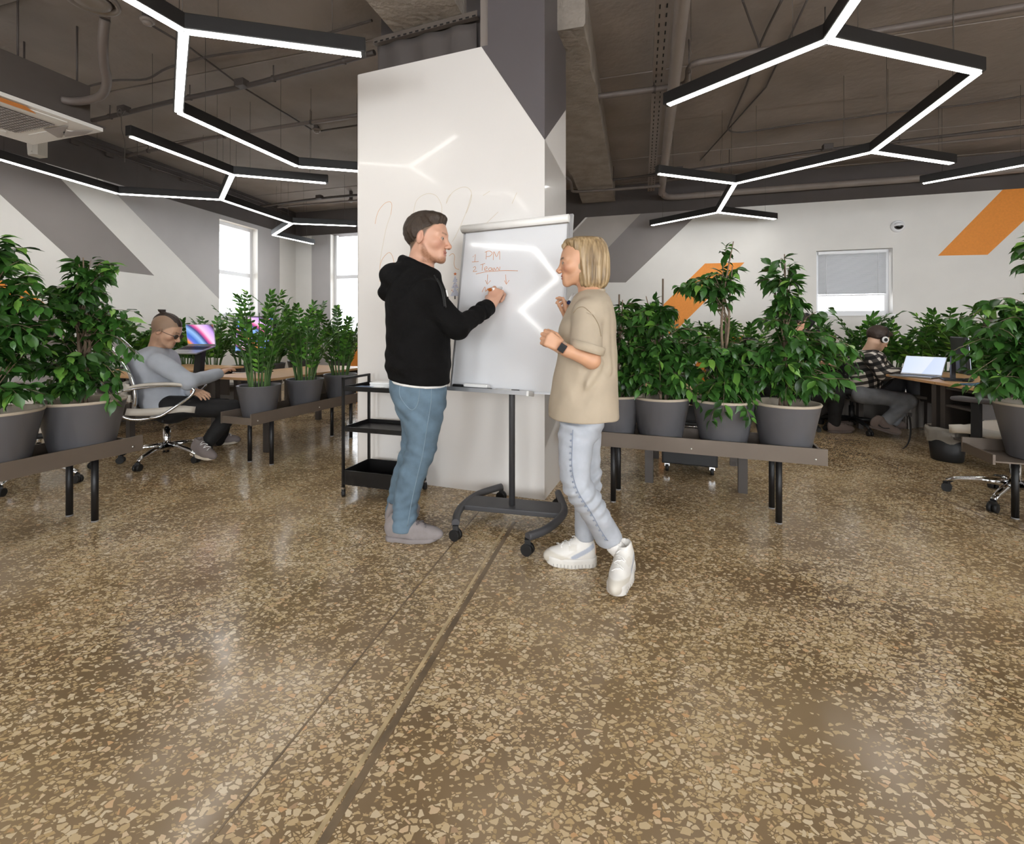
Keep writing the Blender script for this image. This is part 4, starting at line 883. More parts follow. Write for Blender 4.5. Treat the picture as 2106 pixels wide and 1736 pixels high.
def oncline(p, d, off, px):                          # point of the stand's centre line seen in pixel column px
    n = Vector((-d.y, d.x, 0)); c = Vector(p)+n*off; k = (px-CX)/FPX; t = (k*c.y-c.x)/(d.x-k*d.y); q = c+d*t; return Vector((q.x, q.y, ZT+.005))
# right stand: four ficus pots
q = oncline(PC, D1, .17, 1615); ficus('bushy ficus in the rightmost pot of the right stand', q, [(.06, 0, .54, .40, .26, .23), (.02, 0, .82, .28, .2, .16), (.0, 0, 1.02, .17, .14, .16), (-.02, 0, 1.16, .09, .07, .09)], 21, 84, top=1.22, droops=[(.42, -.05, .62), (.46, 0, .50), (.35, .0, .42), (.50, .1, .56), (.25, -.1, .36)])
q = oncline(PC, D1, .17, 1487); ficus('tall thin ficus with a bare stem below its tuft on the right stand', q, [(-.03, 0, .45, .31, .24, .17), (.03, 0, .62, .29, .2, .13), (-.10, 0, 1.05, .24, .13, .07), (.06, 0, 1.10, .17, .12, .08), (.04, 0, 1.26, .035, .035, .08)], 22, 80, top=1.32, droops=[(-.17, -.2, .20), (.05, -.25, .22), (-.1, -.22, .26), (.1, -.2, .3)])
q = oncline(PC, D1, .17, 1358); ficus('rounded ficus on the right stand left of the thin one', q, [(-.02, 0, .47, .30, .24, .19), (.02, 0, .70, .32, .24, .19), (-.10, 0, .88, .20, .17, .10)], 23, 80, top=.98, stakes=[(.02, .02, 1.10)], droops=[(.2, -.2, .28)])
q = oncline(PC, D1, .17, 1262); ficus('ficus half hidden behind the back of the standing woman', q, [(.02, 0, .50, .28, .22, .22), (.03, 0, .76, .26, .2, .17), (.04, .0, .90, .19, .16, .09)], 24, 64, top=.96, stakes=[(.03, .0, 1.0), (-.06, .03, .98)])
# left front stand: two ficus pots
q = oncline(PA-D2*1.46, D2, .17, 170); ficus('full ficus in the left stand pot beside the cream chair', q, [(-.06, 0, .55, .25, .2, .20), (-.03, 0, .82, .33, .22, .19), (.02, 0, 1.04, .24, .18, .13), (.0, 0, 1.15, .21, .15, .08)], 25, 86, rr=.213, h=.315, top=1.2, droops=[(.25, -.02, .42), (.24, -.05, .33), (.34, 0, .60)])
q = oncline(PA-D2*1.46, D2, .17, -22); ficus('ficus in the pot cut off by the left edge', q, [(.04, 0, .55, .30, .22, .22), (.04, 0, .84, .32, .22, .19), (.02, 0, 1.10, .24, .18, .13), (.0, 0, 1.24, .17, .13, .09)], 26, 86, rr=.213, h=.315, top=1.3)
# right front stand
q = oncline(PDD, D1, .17, 2145); ficus('spreading ficus cut off by the right edge', q, [(-.10, 0, .52, .40, .26, .19), (-.17, 0, .78, .40, .26, .17), (-.02, 0, 1.06, .22, .18, .12), (-.02, 0, 1.24, .16, .13, .11)], 27, 96, rr=.213, h=.315, top=1.3, droops=[(-.46, -.05, .50), (-.38, -.1, .42), (-.5, .05, .62), (-.44, .1, .78)])
# left rear stand: zamia pots
for i, (px, lab, hh, sp) in enumerate(((533, 'upright zamia in the nearest pot of the left rear stand', .80, .25), (627, 'upright zamia in the middle pot of the left rear stand', .78, .32), (700, 'upright zamia in the pot touching the pillar edge', .72, .30))):
    zamia(lab, oncline(PB, D2, .17, px), 31+i, 24, hh*1.04, sp*1.1, 12, rr=.175)
# ---- rows of zamia along the walls: copies of three builds
def far_proto(seed, nst, hgt, spread, ls, npair=8):
    root = thing('potted_zamia', 'x', 'potted plant', (0,0,0), group='zamia rows along the walls'); pot(root, .17, .12, .27, False)
    stems, leaves = zz_parts(seed, nst, hgt, spread, npair, ls); dz = Vector((0,0,.22)); mb = MB()
    for P in stems: mb.tube([p+dz for p in P[::2]], .006, 5, cap=False)
    tag(obj('stems', mb, m_stem, root), kind='stuff'); leaf_mass(root, [(p+dz, R, s) for p, R, s in leaves], GZ, m_zzS, 'leaflet_mass'); return root
protos = [far_proto(51, 18, .66, .34, 1.45), far_proto(52, 20, .60, .38, 1.5), far_proto(53, 16, .70, .30, 1.4)]
m_tub = M('wall_planter_box', '#7b746d', .6, var=.05)
row_l = [(330, 6.1), (385, 6.3), (440, 6.2), (500, 6.5), (560, 6.6), (30, 4.4), (225, 5.6), (275, 5.9), (615, 7.2), (700, 7.4)]
row_r = [(1720, 5.95), (1778, 5.8), (1835, 5.6), (1890, 5.45), (1940, 5.25), (1988, 5.0), (2035, 4.8), (2085, 4.6), (1480, 5.9), (1545, 5.8), (1410, 6.0), (1660, 6.0), (1330, 6.1)]
names_l = ['beside the hair bun of the seated person', 'left of the raised laptop', 'above the raised laptop', 'behind the wide monitor', 'right of the wide monitor', 'behind the leftmost ficus', 'behind the second ficus from the left', 'close behind the seated person head', 'in front of the far left corner', 'left of the pillar below the far window']
names_r = ['left below the window sill', 'under the middle of the window sill', 'behind the headphones of the plaid shirt person', 'behind the bright laptop page', 'left of the edge-on monitor', 'behind the edge-on monitor', 'right of the edge-on monitor', 'behind the ficus at the right edge', 'behind the thin ficus tuft', 'between the two right ficus crowns', 'behind the rounded ficus on the right', 'left of the empty black chair', 'behind the ficus near the woman']
for i, (px, d) in enumerate(row_l+row_r):
    pr_ = protos[i % 3]; o = pr_ if i < 3 else copy_tree(pr_); left = i < len(row_l)
    o.location = (W(px, 700, d).x, d, .40); o.rotation_euler = (0, 0, i*1.7); s = .92+.14*((i*37) % 10)/10; o.scale = (s, s, s)
    o['label'] = 'dark green zamia in the wall row '+(names_l[i] if left else names_r[i-len(row_l)]); o['group'] = 'zamia row along the left wall' if left else 'zamia row along the back wall'
def boxrow(label, pts, w=.34):
    for k, (a, b_) in enumerate(zip(pts[:-1], pts[1:])):
        c = (a+b_)/2; o = thing('planter_box', label[k], 'planter', (c.x, c.y, 0), math.atan2((b_-a).y, (b_-a).x), group='low planter shelves along the walls'); L = (b_-a).length-.02
        obj('shelf_top', MB().box((0, 0, .385), (L, w, .03)), m_tub, o)
        for x in (-L/2+.03, L/2-.03): obj('side_panel', MB().box((x, 0, .185), (.03, w-.02, .37)), m_tub, o)
        obj('back_panel', MB().box((0, w/2-.02, .185), (L-.06, .02, .37)), m_tub, o)
G = lambda px, d: Vector((W(px, 700, d).x, d, 0))
boxrow(['low shelf under the plant row left of the laptop', 'low shelf under the plant row behind the wide monitor'], [G(205, 5.5), G(360, 6.2), G(580, 6.65)])
boxrow(['low shelf under the plants in front of the far left window'], [G(585, 7.15), G(735, 7.45)])
boxrow(['low shelf under the plant behind the leftmost ficus'], [G(-10, 4.35), G(70, 4.5)])
boxrow(['low shelf under the plants behind the right ficus pots', 'low shelf under the plants left of the window', 'low shelf under the plants below the window', 'low shelf under the plants behind the right desk'], [G(1290, 6.12), G(1440, 5.98), G(1640, 5.98), G(1870, 5.5), G(2110, 4.55)])
# ---------------------------------------------------------------- implicit-surface modelling of people and cloth
F4 = np.float32
def smin(a, b, k):
    k = F4(k); h = np.clip(F4(.5)+F4(.5)*(b-a)/k, F4(0), F4(1)); return b+(a-b)*h-k*h*(1-h)
def smax(a, b, k): return -smin(-a, -b, k)
def rc(P, a, b, r1, r2):
    a = np.asarray(a, F4); b = np.asarray(b, F4); ba = b-a; q = P-a; t = np.clip(q@ba/F4(max(ba@ba, 1e-12)), F4(0), F4(1))
    q = q-t[:, None]*ba; return np.sqrt(np.einsum('ij,ij->i', q, q))-(F4(r1)+F4(r2-r1)*t)
def el(P, c, r, R=None):
    q = P-np.asarray(c, F4); r = np.asarray(r, F4)
    if R is not None: q = q@np.asarray(R, F4)
    q = q/r; k0 = np.sqrt(np.einsum('ij,ij->i', q, q)); q = q/r; k1 = np.sqrt(np.einsum('ij,ij->i', q, q))+F4(1e-9)
    return k0*(k0-1)/k1
def chain(P, pts, rad, k=.02):
    d = None
    for i in range(len(pts)-1):
        e = rc(P, pts[i], pts[i+1], rad[i], rad[i+1]); d = e if d is None else smin(d, e, k)
    return d
class ZLoft:                                          # stack of ellipses along z: rows (z, cx, cy, rx, ry)
    def __init__(s, rows, cap=.012, pw=2.0):
        rows = sorted(rows); a = np.array(rows, float); z = a[:, 0]; zz = np.linspace(z[0], z[-1], 90)
        cols = []
        for c in range(1, 5):                         # monotone-ish cubic through the rows
            m = np.gradient(a[:, c], z); i = np.clip(np.searchsorted(z, zz)-1, 0, len(z)-2); h = z[i+1]-z[i]; t = (zz-z[i])/h
            cols.append((2*t**3-3*t**2+1)*a[i, c]+(t**3-2*t**2+t)*h*m[i]+(-2*t**3+3*t**2)*a[i+1, c]+(t**3-t**2)*h*m[i+1])
        s.zz, s.c, s.cap, s.z0, s.z1, s.pw = zz, cols, cap, z[0], z[-1], pw
    def __call__(s, P):
        z = np.clip(P[:, 2], s.z0, s.z1); cx, cy, rx, ry = [np.interp(z, s.zz, c) for c in s.c]
        qx, qy = np.abs(P[:, 0]-cx)/rx, np.abs(P[:, 1]-cy)/ry
        if s.pw != 2.0: k0 = (qx**s.pw+qy**s.pw)**(1/s.pw)
        else: k0 = np.sqrt(qx*qx+qy*qy)
        k1 = np.sqrt((qx/rx)**2+(qy/ry)**2)+1e-6; k2 = np.sqrt(qx*qx+qy*qy)+1e-9
        d = (k0-1)*k2/k1
        return smax(smax(d, P[:, 2]-s.z1, s.cap), s.z0-P[:, 2], s.cap)
def prow(rows, d=None):                               # (py, left px, right px, depth, half depth) -> loft rows
    out = []
    for r in rows:
        y, xl, xr, dd, ry = r; a, b = W(xl, y, dd), W(xr, y, dd); out.append((a.z, (a.x+b.x)/2, dd, (b.x-a.x)/2, ry))
    return out
def axis(lo, hi, h, fine):
    x, out = lo, [lo]
    while x < hi:
        st = h
        for a, b, hf in fine:
            if a-1e-6 <= x < b: st = min(st, hf)
            elif x < a: st = min(st, max(a-x, hf))
        x += st; out.append(x)
    return np.array(out)
def surf(f, lo, hi, h, fine=()):
    """surface nets over a rectilinear grid, evaluated in the blocks near the surface only; fine: boxes (lo, hi, step)"""
    lo, hi = np.asarray(lo, float), np.asarray(hi, float)
    A = [axis(lo[i], hi[i], h, [(b[0][i], b[1][i], b[2]) for b in fine]) for i in range(3)]
    n = [len(a) for a in A]; B = 6; V = np.ones(n, np.float32); todo = []
    cb = [np.arange(0, m, B) for m in n]
    cen = [np.array([(a[i]+a[min(i+B, len(a)-1)])/2 for i in c]) for a, c in zip(A, cb)]; hf = [np.array([(a[min(i+B, len(a)-1)]-a[i])/2 for i in c]) for a, c in zip(A, cb)]
    g = np.stack(np.meshgrid(*cen, indexing='ij'), -1).reshape(-1, 3).astype(F4); gh = np.stack(np.meshgrid(*hf, indexing='ij'), -1).reshape(-1, 3)
    v = f(g); act = np.abs(v) < 1.5*np.linalg.norm(gh, axis=1)+.012
    shp = [len(c) for c in cb]; big = np.where(v.reshape(shp) < 0, -1, 1).astype(np.float32)
    V[:] = np.repeat(np.repeat(np.repeat(big, B, 0), B, 1), B, 2)[:n[0], :n[1], :n[2]]
    mask = np.repeat(np.repeat(np.repeat(act.reshape(shp), B, 0), B, 1), B, 2)[:n[0], :n[1], :n[2]]
    I = np.nonzero(mask); pts = np.stack([A[i][I[i]] for i in range(3)], -1).astype(F4); vals = np.empty(len(pts), np.float32)
    for s in range(0, len(pts), 300000): vals[s:s+300000] = f(pts[s:s+300000])
    V[I] = vals; ins = V < 0
    c8 = sum(ins[i:n[0]-1+i, j:n[1]-1+j, k:n[2]-1+k].astype(np.int8) for i in (0, 1) for j in (0, 1) for k in (0, 1)); cell = (c8 > 0) & (c8 < 8)
    C = np.argwhere(cell); cid = np.full(cell.shape, -1, np.int64); cid[tuple(C.T)] = np.arange(len(C))
    acc = np.zeros((len(C), 3)); cnt = np.zeros(len(C)); corners = [(i, j, k) for i in (0, 1) for j in (0, 1) for k in (0, 1)]
    cv = {c: V[C[:, 0]+c[0], C[:, 1]+c[1], C[:, 2]+c[2]].astype(float) for c in corners}
    cp = {c: np.stack([A[0][C[:, 0]+c[0]], A[1][C[:, 1]+c[1]], A[2][C[:, 2]+c[2]]], -1) for c in corners}
    for c in corners:
        for ax in range(3):
            if c[ax]: continue
            e = tuple(1 if i == ax else c[i] for i in range(3)); a, b = cv[c], cv[e]; m = (a < 0) != (b < 0)
            if not m.any(): continue
            t = np.where(m, a/(a-b+1e-12*(a == b)), 0); acc += np.where(m[:, None], cp[c]+(cp[e]-cp[c])*t[:, None], 0); cnt += m
    X = acc/cnt[:, None]; quads = []
    for ax in range(3):
        sl0 = [slice(None)]*3; sl1 = [slice(None)]*3; sl0[ax] = slice(0, n[ax]-1); sl1[ax] = slice(1, n[ax])
        a, b = ins[tuple(sl0)], ins[tuple(sl1)]; o = [i for i in range(3) if i != ax]
        for sgn in (0, 1):
            E = np.argwhere((a & ~b) if sgn == 0 else (~a & b))
            E = E[(E[:, o[0]] > 0) & (E[:, o[1]] > 0) & (E[:, o[0]] < n[o[0]]-1) & (E[:, o[1]] < n[o[1]]-1)]
            def cc(du, dv): q = E.copy(); q[:, o[0]] += du; q[:, o[1]] += dv; return cid[tuple(q.T)]
            q4 = np.stack([cc(-1, -1), cc(0, -1), cc(0, 0), cc(-1, 0)], -1)
            if (sgn == 0) == (ax == 1): q4 = q4[:, ::-1]
            quads.append(q4)
    Q = np.concatenate(quads); Q = Q[(Q >= 0).all(1)]; return X, Q
def onsurf(f, px, py, d0, d1, lift=.001):              # first point of surface f met by the view ray between depths d0 and d1
    ds = np.linspace(d0, d1, 240); pts = np.array([tuple(W(px, py, d)) for d in ds], F4); v = f(pts); i = np.argmax(v < 0)
    if not (v < 0).any(): i = int(np.argmin(v))
    return W(px, py, ds[max(i-1, 0)]-lift)
def seam(f, pxs, d0, d1, k=5, lift=.0005):
    q = spline([Vector((x, y, 0)) for x, y in pxs], k); return [onsurf(f, p.x, p.y, d0, d1, lift) for p in q]
def surf_obj(name, f, lo, hi, h, mat, parent, off, fine=(), col=None, smooth_it=1):
    X, Q = surf(f, lo, hi, h, fine)
    me = bpy.data.meshes.new(name); me.vertices.add(len(X)); me.vertices.foreach_set('co', (X-np.asarray(off)).astype(np.float32).ravel())
    me.loops.add(len(Q)*4); me.loops.foreach_set('vertex_index', Q.ravel().astype(np.int32)); me.polygons.add(len(Q)); me.polygons.foreach_set('loop_start', np.arange(0, len(Q)*4, 4, dtype=np.int32)); me.polygons.foreach_set('loop_total', np.full(len(Q), 4, np.int32))
    me.polygons.foreach_set('use_smooth', np.ones(len(Q), bool)); me.update(calc_edges=True); me.validate()
    if col is not None:
        c = np.clip(col(X), 0, 1); c = np.where(c <= .04045, c/12.92, ((c+.055)/1.055)**2.4); a = me.color_attributes.new('Col', 'FLOAT_COLOR', 'POINT'); a.data.foreach_set('color', np.concatenate([c, np.ones((len(c), 1))], 1).astype(np.float32).ravel())
    return link(name, me, parent, mat)
def sm(x, a, b): t = np.clip((x-a)/(b-a), 0, 1); return t*t*(3-2*t)
def nz3(P, s, seed=0.):                               # cheap smooth pseudo noise, about -1..1
    x, y, z = P[:, 0]*s+seed, P[:, 1]*s+seed*1.7, P[:, 2]*s-seed*.6
    return (np.sin(x+1.3*np.sin(y*.9+z*.4))+np.sin(y*1.1+1.2*np.sin(z*.8+x*.5))+np.sin(z*1.2+1.4*np.sin(x*.7+y*.6)))/3
def hexc(h): h = h.lstrip('#'); return np.array([int(h[i:i+2], 16)/255 for i in (0, 2, 4)])
def rot(yaw, pitch=0., roll=0.):                      # columns: forward, left, up ; pitch>0 looks down
    return np.array(Matrix.Rotation(yaw, 3, 'Z')@Matrix.Rotation(pitch, 3, 'Y')@Matrix.Rotation(roll, 3, 'X'))
# ---- head in its own frame (x forward, y left, z up, metres for a 23.5 cm head)
def head_sdf(P, fem=0., jaw=1., ears=True, mouth=0.):
    S_ = P.copy(); S_[:, 1] = np.abs(S_[:, 1])
    d = el(P, (-.018, 0, .034), (.100, .077, .092)); d = smin(d, el(P, (.022, 0, -.008), (.070, .064-.004*fem, .098)), .03)
    d = smin(d, rc(S_, (-.002, .047, -.050), (.060, .012, -.092), .024*jaw, .019), .022); d = smin(d, el(P, (.071-.004*fem, 0, -.096), (.020, .023-.004*fem, .019)), .016)
    d = smin(d, el(S_, (.052, .046, -.022), (.028, .022, .024)), .02); d = smin(d, rc(S_, (.083, .0, .017), (.066, .045, .020), .012-.006*fem, .010-.003*fem), .016)
    d = smax(d, -el(S_, (.100, .033, -.001), (.021, .019, .0125)), .012)
    d = smin(d, el(S_, (.0735, .032, -.002), (.0150, .0165, .0145)), .004)
    d = smin(d, rc(P, (.086, 0, .004), (.109-.002*fem, 0, -.034), .0078-.001*fem, .0098-.0015*fem), .013); d = smin(d, el(P, (.110-.001*fem, 0, -.037+.003*fem), (.0094-.001*fem,)*3), .006)
    d = smin(d, el(S_, (.101, .0120, -.041), (.0105, .0068, .0075)), .005); d = smax(d, -el(S_, (.106, .0062, -.0485), (.0055, .0032, .004)), .002)
    d = smin(d, el(P, (.072, 0, -.066), (.017, .028, .024)), .015)
    d = smin(d, el(P, (.0872, 0, -.0612), (.0074, .019, .0050)), .004); d = smin(d, el(P, (.0857, 0, -.0728-.003*mouth), (.0074, .017, .0054)), .004)
    d = smax(d, -el(P, (.0975, 0, -.0668-.001*mouth), (.016, .0205, .0013+.002*mouth)), .0025)
    d = smax(d, -el(S_, (.093, .0330, -.0028), (.018, .0120, .0031)), .0015)
    if ears:
        Re = np.array(Matrix.Rotation(.22, 3, 'Y')@Matrix.Rotation(.3, 3, 'Z')); e = el(S_, (-.008, .079, -.004), (.0195, .0075, .0315), Re); e = smax(e, -el(S_, (-.003, .0865, .000), (.0115, .0055, .019), Re), .004); e = smin(e, rc(S_, (.004, .077, .0), (.004, .079, -.012), .004, .004), .004); d = smin(d, e, .006)
    return d
def head_colors(L, skin, lip, brow, beard=0., beardc='#8a5f42', scalp=None, scalpc='#40332a', blush=.10, lash=.55):
    """albedo by place on the face, L in head frame"""
    S_ = L.copy(); S_[:, 1] = np.abs(S_[:, 1]); c = np.repeat(hexc(skin)[None], len(L), 0); bl = np.exp(-(((S_[:, 0]-.07)/.03)**2+((S_[:, 1]-.045)/.022)**2+((S_[:, 2]+.03)/.022)**2))+.7*np.exp(-(((S_[:, 0]-.113)/.012)**2+(S_[:, 1]/.012)**2+((S_[:, 2]+.036)/.012)**2))+.6*np.exp(-(((S_[:, 0]+.006)/.03)**2+((S_[:, 1]-.082)/.012)**2+(S_[:, 2]/.035)**2))
    c = c*(1-blush*bl[:, None]*np.array([.1, .9, .8]))
    c *= (1+.03*nz3(L, 90.))[:, None]
    def mix(mask, col): 
        nonlocal c; c = c*(1-mask[:, None])+hexc(col)[None]*mask[:, None]
    if beard:
        zl = np.interp(L[:, 0], [-.02, .012, .03, .05, .075, .1], [-.010, -.030, -.070, -.088, -.084, -.08]); b = sm(zl-L[:, 2], -.004, .014)*sm(L[:, 0], -.012, .006)*sm(L[:, 2], -.125, -.11)
        mid = np.exp(-(((L[:, 0]-.088)/.02)**2+(L[:, 1]/.024)**2+((L[:, 2]+.068)/.011)**2)); b = b*(1-.85*np.clip(mid*1.4, 0, 1)); mix(np.clip(b*beard*(.8+.25*nz3(L, 400.)), 0, 1), beardc)
    lm = np.minimum(el(L, (.0895, 0, -.0612), (.0085, .0205, .0056)), el(L, (.0880, 0, -.0735), (.0085, .0178, .0062))); mix(sm(-lm, -.0016, .0006)*(L[:, 0] > .076)*.7, lip)
    bd = rc(S_, (.092, .012, .0200), (.082, .034, .0235), .0042, .0042); bd = np.minimum(bd, rc(S_, (.082, .034, .0225), (.064, .053, .016), .004, .002)); mix(sm(-bd, -.003, .002)*.85, brow)
    ld = el(S_, (.0885, .033, -.0018), (.013, .0145, .0062)); mix(sm(-ld, -.0012, .0004)*(S_[:, 0] > .07)*lash, '#3a2820')
    if scalp is not None: mix(scalp(L), scalpc)
    return c
def eyes(root, off, o, R, s, yawl=0.):
    for sd in (-1, 1):
        c = np.array(o)+s*(R@np.array([.0762, sd*.032, -.0020])); mb = MB(); mb.ball(c, .0128*s, 16, 10); e = obj('eye', mb, M('eye_white', '#a79e95', .45, spec=.2), root, off=off)
        g = R@np.array([math.cos(yawl), math.sin(yawl), 0.]); ci = c+g*.0068*s; obj('iris', MB().ball(ci, .0068*s, 12, 8), M('iris_dark', '#2a2621', .45, spec=.15), e, off=off)
def to_local(P, o, R, s): return ((P-np.asarray(o, F4))@np.asarray(R, F4))/F4(s)
# ---- hand: wrist w, f to the fingers, n out of the back of the hand
def hand_prims(w, f, n, side, curls, thumb=(.5, .2, .5), s=1., spread=.10, fold=None):
    w = np.asarray(w, float); f = np.asarray(f, float)/np.linalg.norm(f); n = np.asarray(n, float); n = n-f*(n@f); n /= np.linalg.norm(n); t = np.cross(n, f)*side     # t points to the thumb side
    pr = [(w-f*.03*s, w+f*.012*s, .026*s, .026*s)]
    for k, off in enumerate((.027, .0095, -.009, -.026)):      # palm as four metacarpals
        pr.append((w+f*.01*s+t*off*.55*s, w+f*(.082-.004*abs(k-1))*s+t*off*s, .0155*s, .0125*s))
    fl = ((.040, .024, .020), (.044, .028, .022), (.040, .026, .021), (.032, .020, .018))
    for k, off in enumerate((.028, .0095, -.009, -.027)):
        p = w+f*(.084-.004*abs(k-1))*s+t*off*s; a = 0.; d0 = f+t*spread*(1.2-k)*.6
        for j, L in enumerate(fl[k]):
            a += curls[k][j]; d = d0*math.cos(a)-n*math.sin(a); d /= np.linalg.norm(d); q = p+d*L*s; r = (.0098, .0088, .0080, .0070)[j]*s; pr.append((p, q, r, (.0088, .0080, .0068)[j]*s)); p = q
    p = w+f*.022*s+t*.026*s-n*.006*s; a1, a2, a3 = thumb; d = f*math.cos(a1)+t*math.sin(a1)-n*a2; d /= np.linalg.norm(d); q = p+d*.042*s; pr.append((p, q, .0145*s, .0110*s)); p = q
    d = d*math.cos(a3)+(-t*.6-n*.5+f*.3)*math.sin(a3); d /= np.linalg.norm(d); q = p+d*.030*s; pr.append((p, q, .0108*s, .0098*s)); p = q; q = p+d*.024*s; pr.append((p, q, .0098*s, .0080*s))
    return pr
def hand_sdf(P, pr, s=1.):
    d = None
    for i, (a, b, r1, r2) in enumerate(pr):
        e = rc(P, a, b, r1, r2); d = e if d is None else smin(d, e, .010*s if i < 5 else .0045*s)
    return d
# ---- shoe in its own frame: x to the toe, origin under the ankle, sole at z=0
def shoe_upper(P, L=.28, w=.046, zs=1.38):
    P = P/np.array([1, 1, zs], F4); k = L/.28; d = el(P, (-.052*k, 0, .050), (.052*k, w*.86, .050)); d = smin(d, el(P, (.075*k, 0, .030), (.108*k, w, .036)), .03); d = smin(d, rc(P, (.0, 0, .055), (.06*k, 0, .040), .040, .034), .03)
    d = smin(d, rc(P, (-.048*k, 0, .06), (-.038*k, 0, .098), .037, .036), .02); d = smax(d, -el(P, (-.036*k, 0, .125), (.034, .028, .045)), .008); return smax(d, .012-P[:, 2], .006)
def shoe_sole(P, L=.28, w=.046, h=.026, flare=.004):
    k = L/.28; q = P.copy(); q[:, 2] = 0; d = smin(rc(q, (-.062*k, 0, 0), (.03*k, 0, 0), w*.82+flare, w*.88+flare), rc(q, (.03*k, 0, 0), (.118*k, 0, 0), w*.95+flare, w*.86+flare), .03)
    up = .018*sm(P[:, 0], .09*k, .17*k); d = smax(d, P[:, 2]-h-up*.5, .008); return smax(d, -(P[:, 2]-up*.6), .004)
def make_shoe(person, off, loc, yaw, L, mu, ms, ml, label=None, pitch=0., h=.026, w=.046, extra=None, colf=None, flare=.004, notch=None):
    R = np.array(Matrix.Rotation(yaw, 3, 'Z')@Matrix.Rotation(pitch, 3, 'Y')); loc = np.array(loc, float); f = lambda g: (lambda P: g(((P-loc.astype(F4))@R.astype(F4))))
    bb = .30; up = surf_obj('shoe', f(lambda Q: shoe_upper(Q, L, w)), loc-bb*.75, loc+bb*.75, .0055, mu, person, off, col=(lambda X: colf((X-loc)@R)) if colf else None)
    surf_obj('shoe_sole', f(lambda Q: shoe_sole(Q, L, w, h, flare)), loc-bb*.75, loc+bb*.75, .0055, ms, up, off)
    k = L/.28; wl = lambda p: loc+R@np.array(p)
    def top(x, y):
        zs = np.linspace(.22, .0, 220); v = shoe_upper(np.stack([np.full(220, x), np.full(220, y), zs], -1).astype(F4), L, w); return zs[int(np.argmax(v < 0))]+.0015
    for i in range(5):
        x = (.008+.021*i)*k; ys = np.linspace(-.026, .026, 7); pts = [wl((x+(.006 if j % 2 else 0)+.012*(yy/.026 if i % 2 else -yy/.026), yy, top(x, yy))) for j, yy in enumerate(ys)]
        obj('lace', MB().tube(pts, .0032, 6), ml, up, off=off)
    if notch:
        for sd in (-1, 1):
            for i in range(13):
                x = (-.10+.019*i)*k; ys = np.linspace(.09, 0, 180); v = shoe_sole(np.stack([np.full(180, x), sd*ys, np.full(180, .016)], -1).astype(F4), L, w, h, flare)
                if (v < 0).any(): y = ys[int(np.argmax(v < 0))]; obj('sole_notch', MB().box(wl((x, sd*y, .013)), (.0028, .004, .016), R=Matrix(R.tolist())), notch, up, off=off)
    if extra: extra(up, wl)
    return up
def skinmat(name): return M(name, '#d0a080', .48, attr='Col', bump=.06, bs=320, bd=.002)
m_skin = skinmat('skin')
A3 = lambda v: np.array(v, float)
def bounds(*pts, pad=.12):
    a = np.array([tuple(p) for p in pts]); return a.min(0)-pad, a.max(0)+pad
# ================================================================ standing man in the black hoodie
mo = Vector((-.52, 2.62, 0)); MAN = thing('person', 'person in a black hoodie and blue jeans writing on the flip chart', 'person', mo)
hs = 1.17; hR = rot(math.radians(-13), math.radians(3)); ho = A3(W(881, 492, 2.60))
S1, E1_, W1 = A3(W(876, 606, 2.44)), A3(W(941, 675, 2.47)), A3(W(1001, 634, 2.68))
S2, E2_, W2 = A3(W(862, 606, 2.80)), A3(W(872, 690, 2.80)), A3(W(890, 745, 2.74))
hf = A3((.22, .35, .85)); hn = A3((-.05, -1, .25))
HP = hand_prims(A3(W(1010, 626, 2.70)), A3(W(1026, 588, 2.76))-A3(W(1010, 626, 2.70)), A3((-.35, -.9, -.1)), 1, [(.7, .9, .5), (1.0, 1.1, .6), (1.2, 1.2, .7), (1.3, 1.3, .7)], (.6, .6, .9), 1.25)
HP2 = hand_prims(W2, (.15, -.1, -1), (.1, 1, 0), 1, [(.4, .5, .3)]*4, s=1.05)
kn1, an1 = A3(W(866, 925, 2.55)), A3(W(830, 1085, 2.57)); kn2, an2 = A3(W(850, 930, 2.74)), A3(W(815, 1065, 2.74))
def man_body(P):
    d = head_sdf(to_local(P, ho, hR, hs), 0., 1.08, True, .5)*hs
    nb = A3(W(862, 562, 2.60)); d = smin(d, rc(P, ho+hR@A3((-.028, 0, -.055))*hs, nb, .064, .076), .03)
    pel = A3(W(862, 800, 2.62)); ch = A3(W(862, 620, 2.61)); t = chain(P, [nb, ch, pel], [.08, .13, .12]); t = smin(t, chain(P, [nb+A3((0, -.05, -.03)), S1, E1_, W1], [.05, .052, .042, .030], .02), .03); t = smin(t, chain(P, [nb+A3((0, .05, -.03)), S2, E2_, W2], [.05, .052, .042, .030], .02), .03)
    t = smin(t, chain(P, [pel+A3((0, -.08, 0)), kn1, an1, an1+A3((.02, 0, -.04))], [.075, .05, .038, .03]), .03); t = smin(t, chain(P, [pel+A3((0, .08, 0)), kn2, an2, an2+A3((.02, 0, -.04))], [.075, .05, .038, .03]), .03)
    d = smin(d, t, .03); d = smin(d, hand_sdf(P, HP, 1.25), .012); return smin(d, hand_sdf(P, HP2, 1.), .012)
def scalp_m(L):
    xb = np.interp(L[:, 2], [-.085, -.055, -.025, .0, .03, .055, .07, .085], [-.08, -.062, -.034, .012, .026, .05, .075, .14]); return sm(xb-L[:, 0], -.004, .010)*sm(L[:, 2], -.10, -.07)*.92*sm(.0785-np.abs(L[:, 1]), -.001, .003)
def man_col(X): return head_colors(to_local(X, ho, hR, hs), '#d0a087', '#ab6d62', '#6f5442', .8, '#8c6046', scalp_m, '#5d4b3a', .07)
lo, hi = bounds(ho, an1, an2, W1, W2, HP[-1][1], pad=.18)
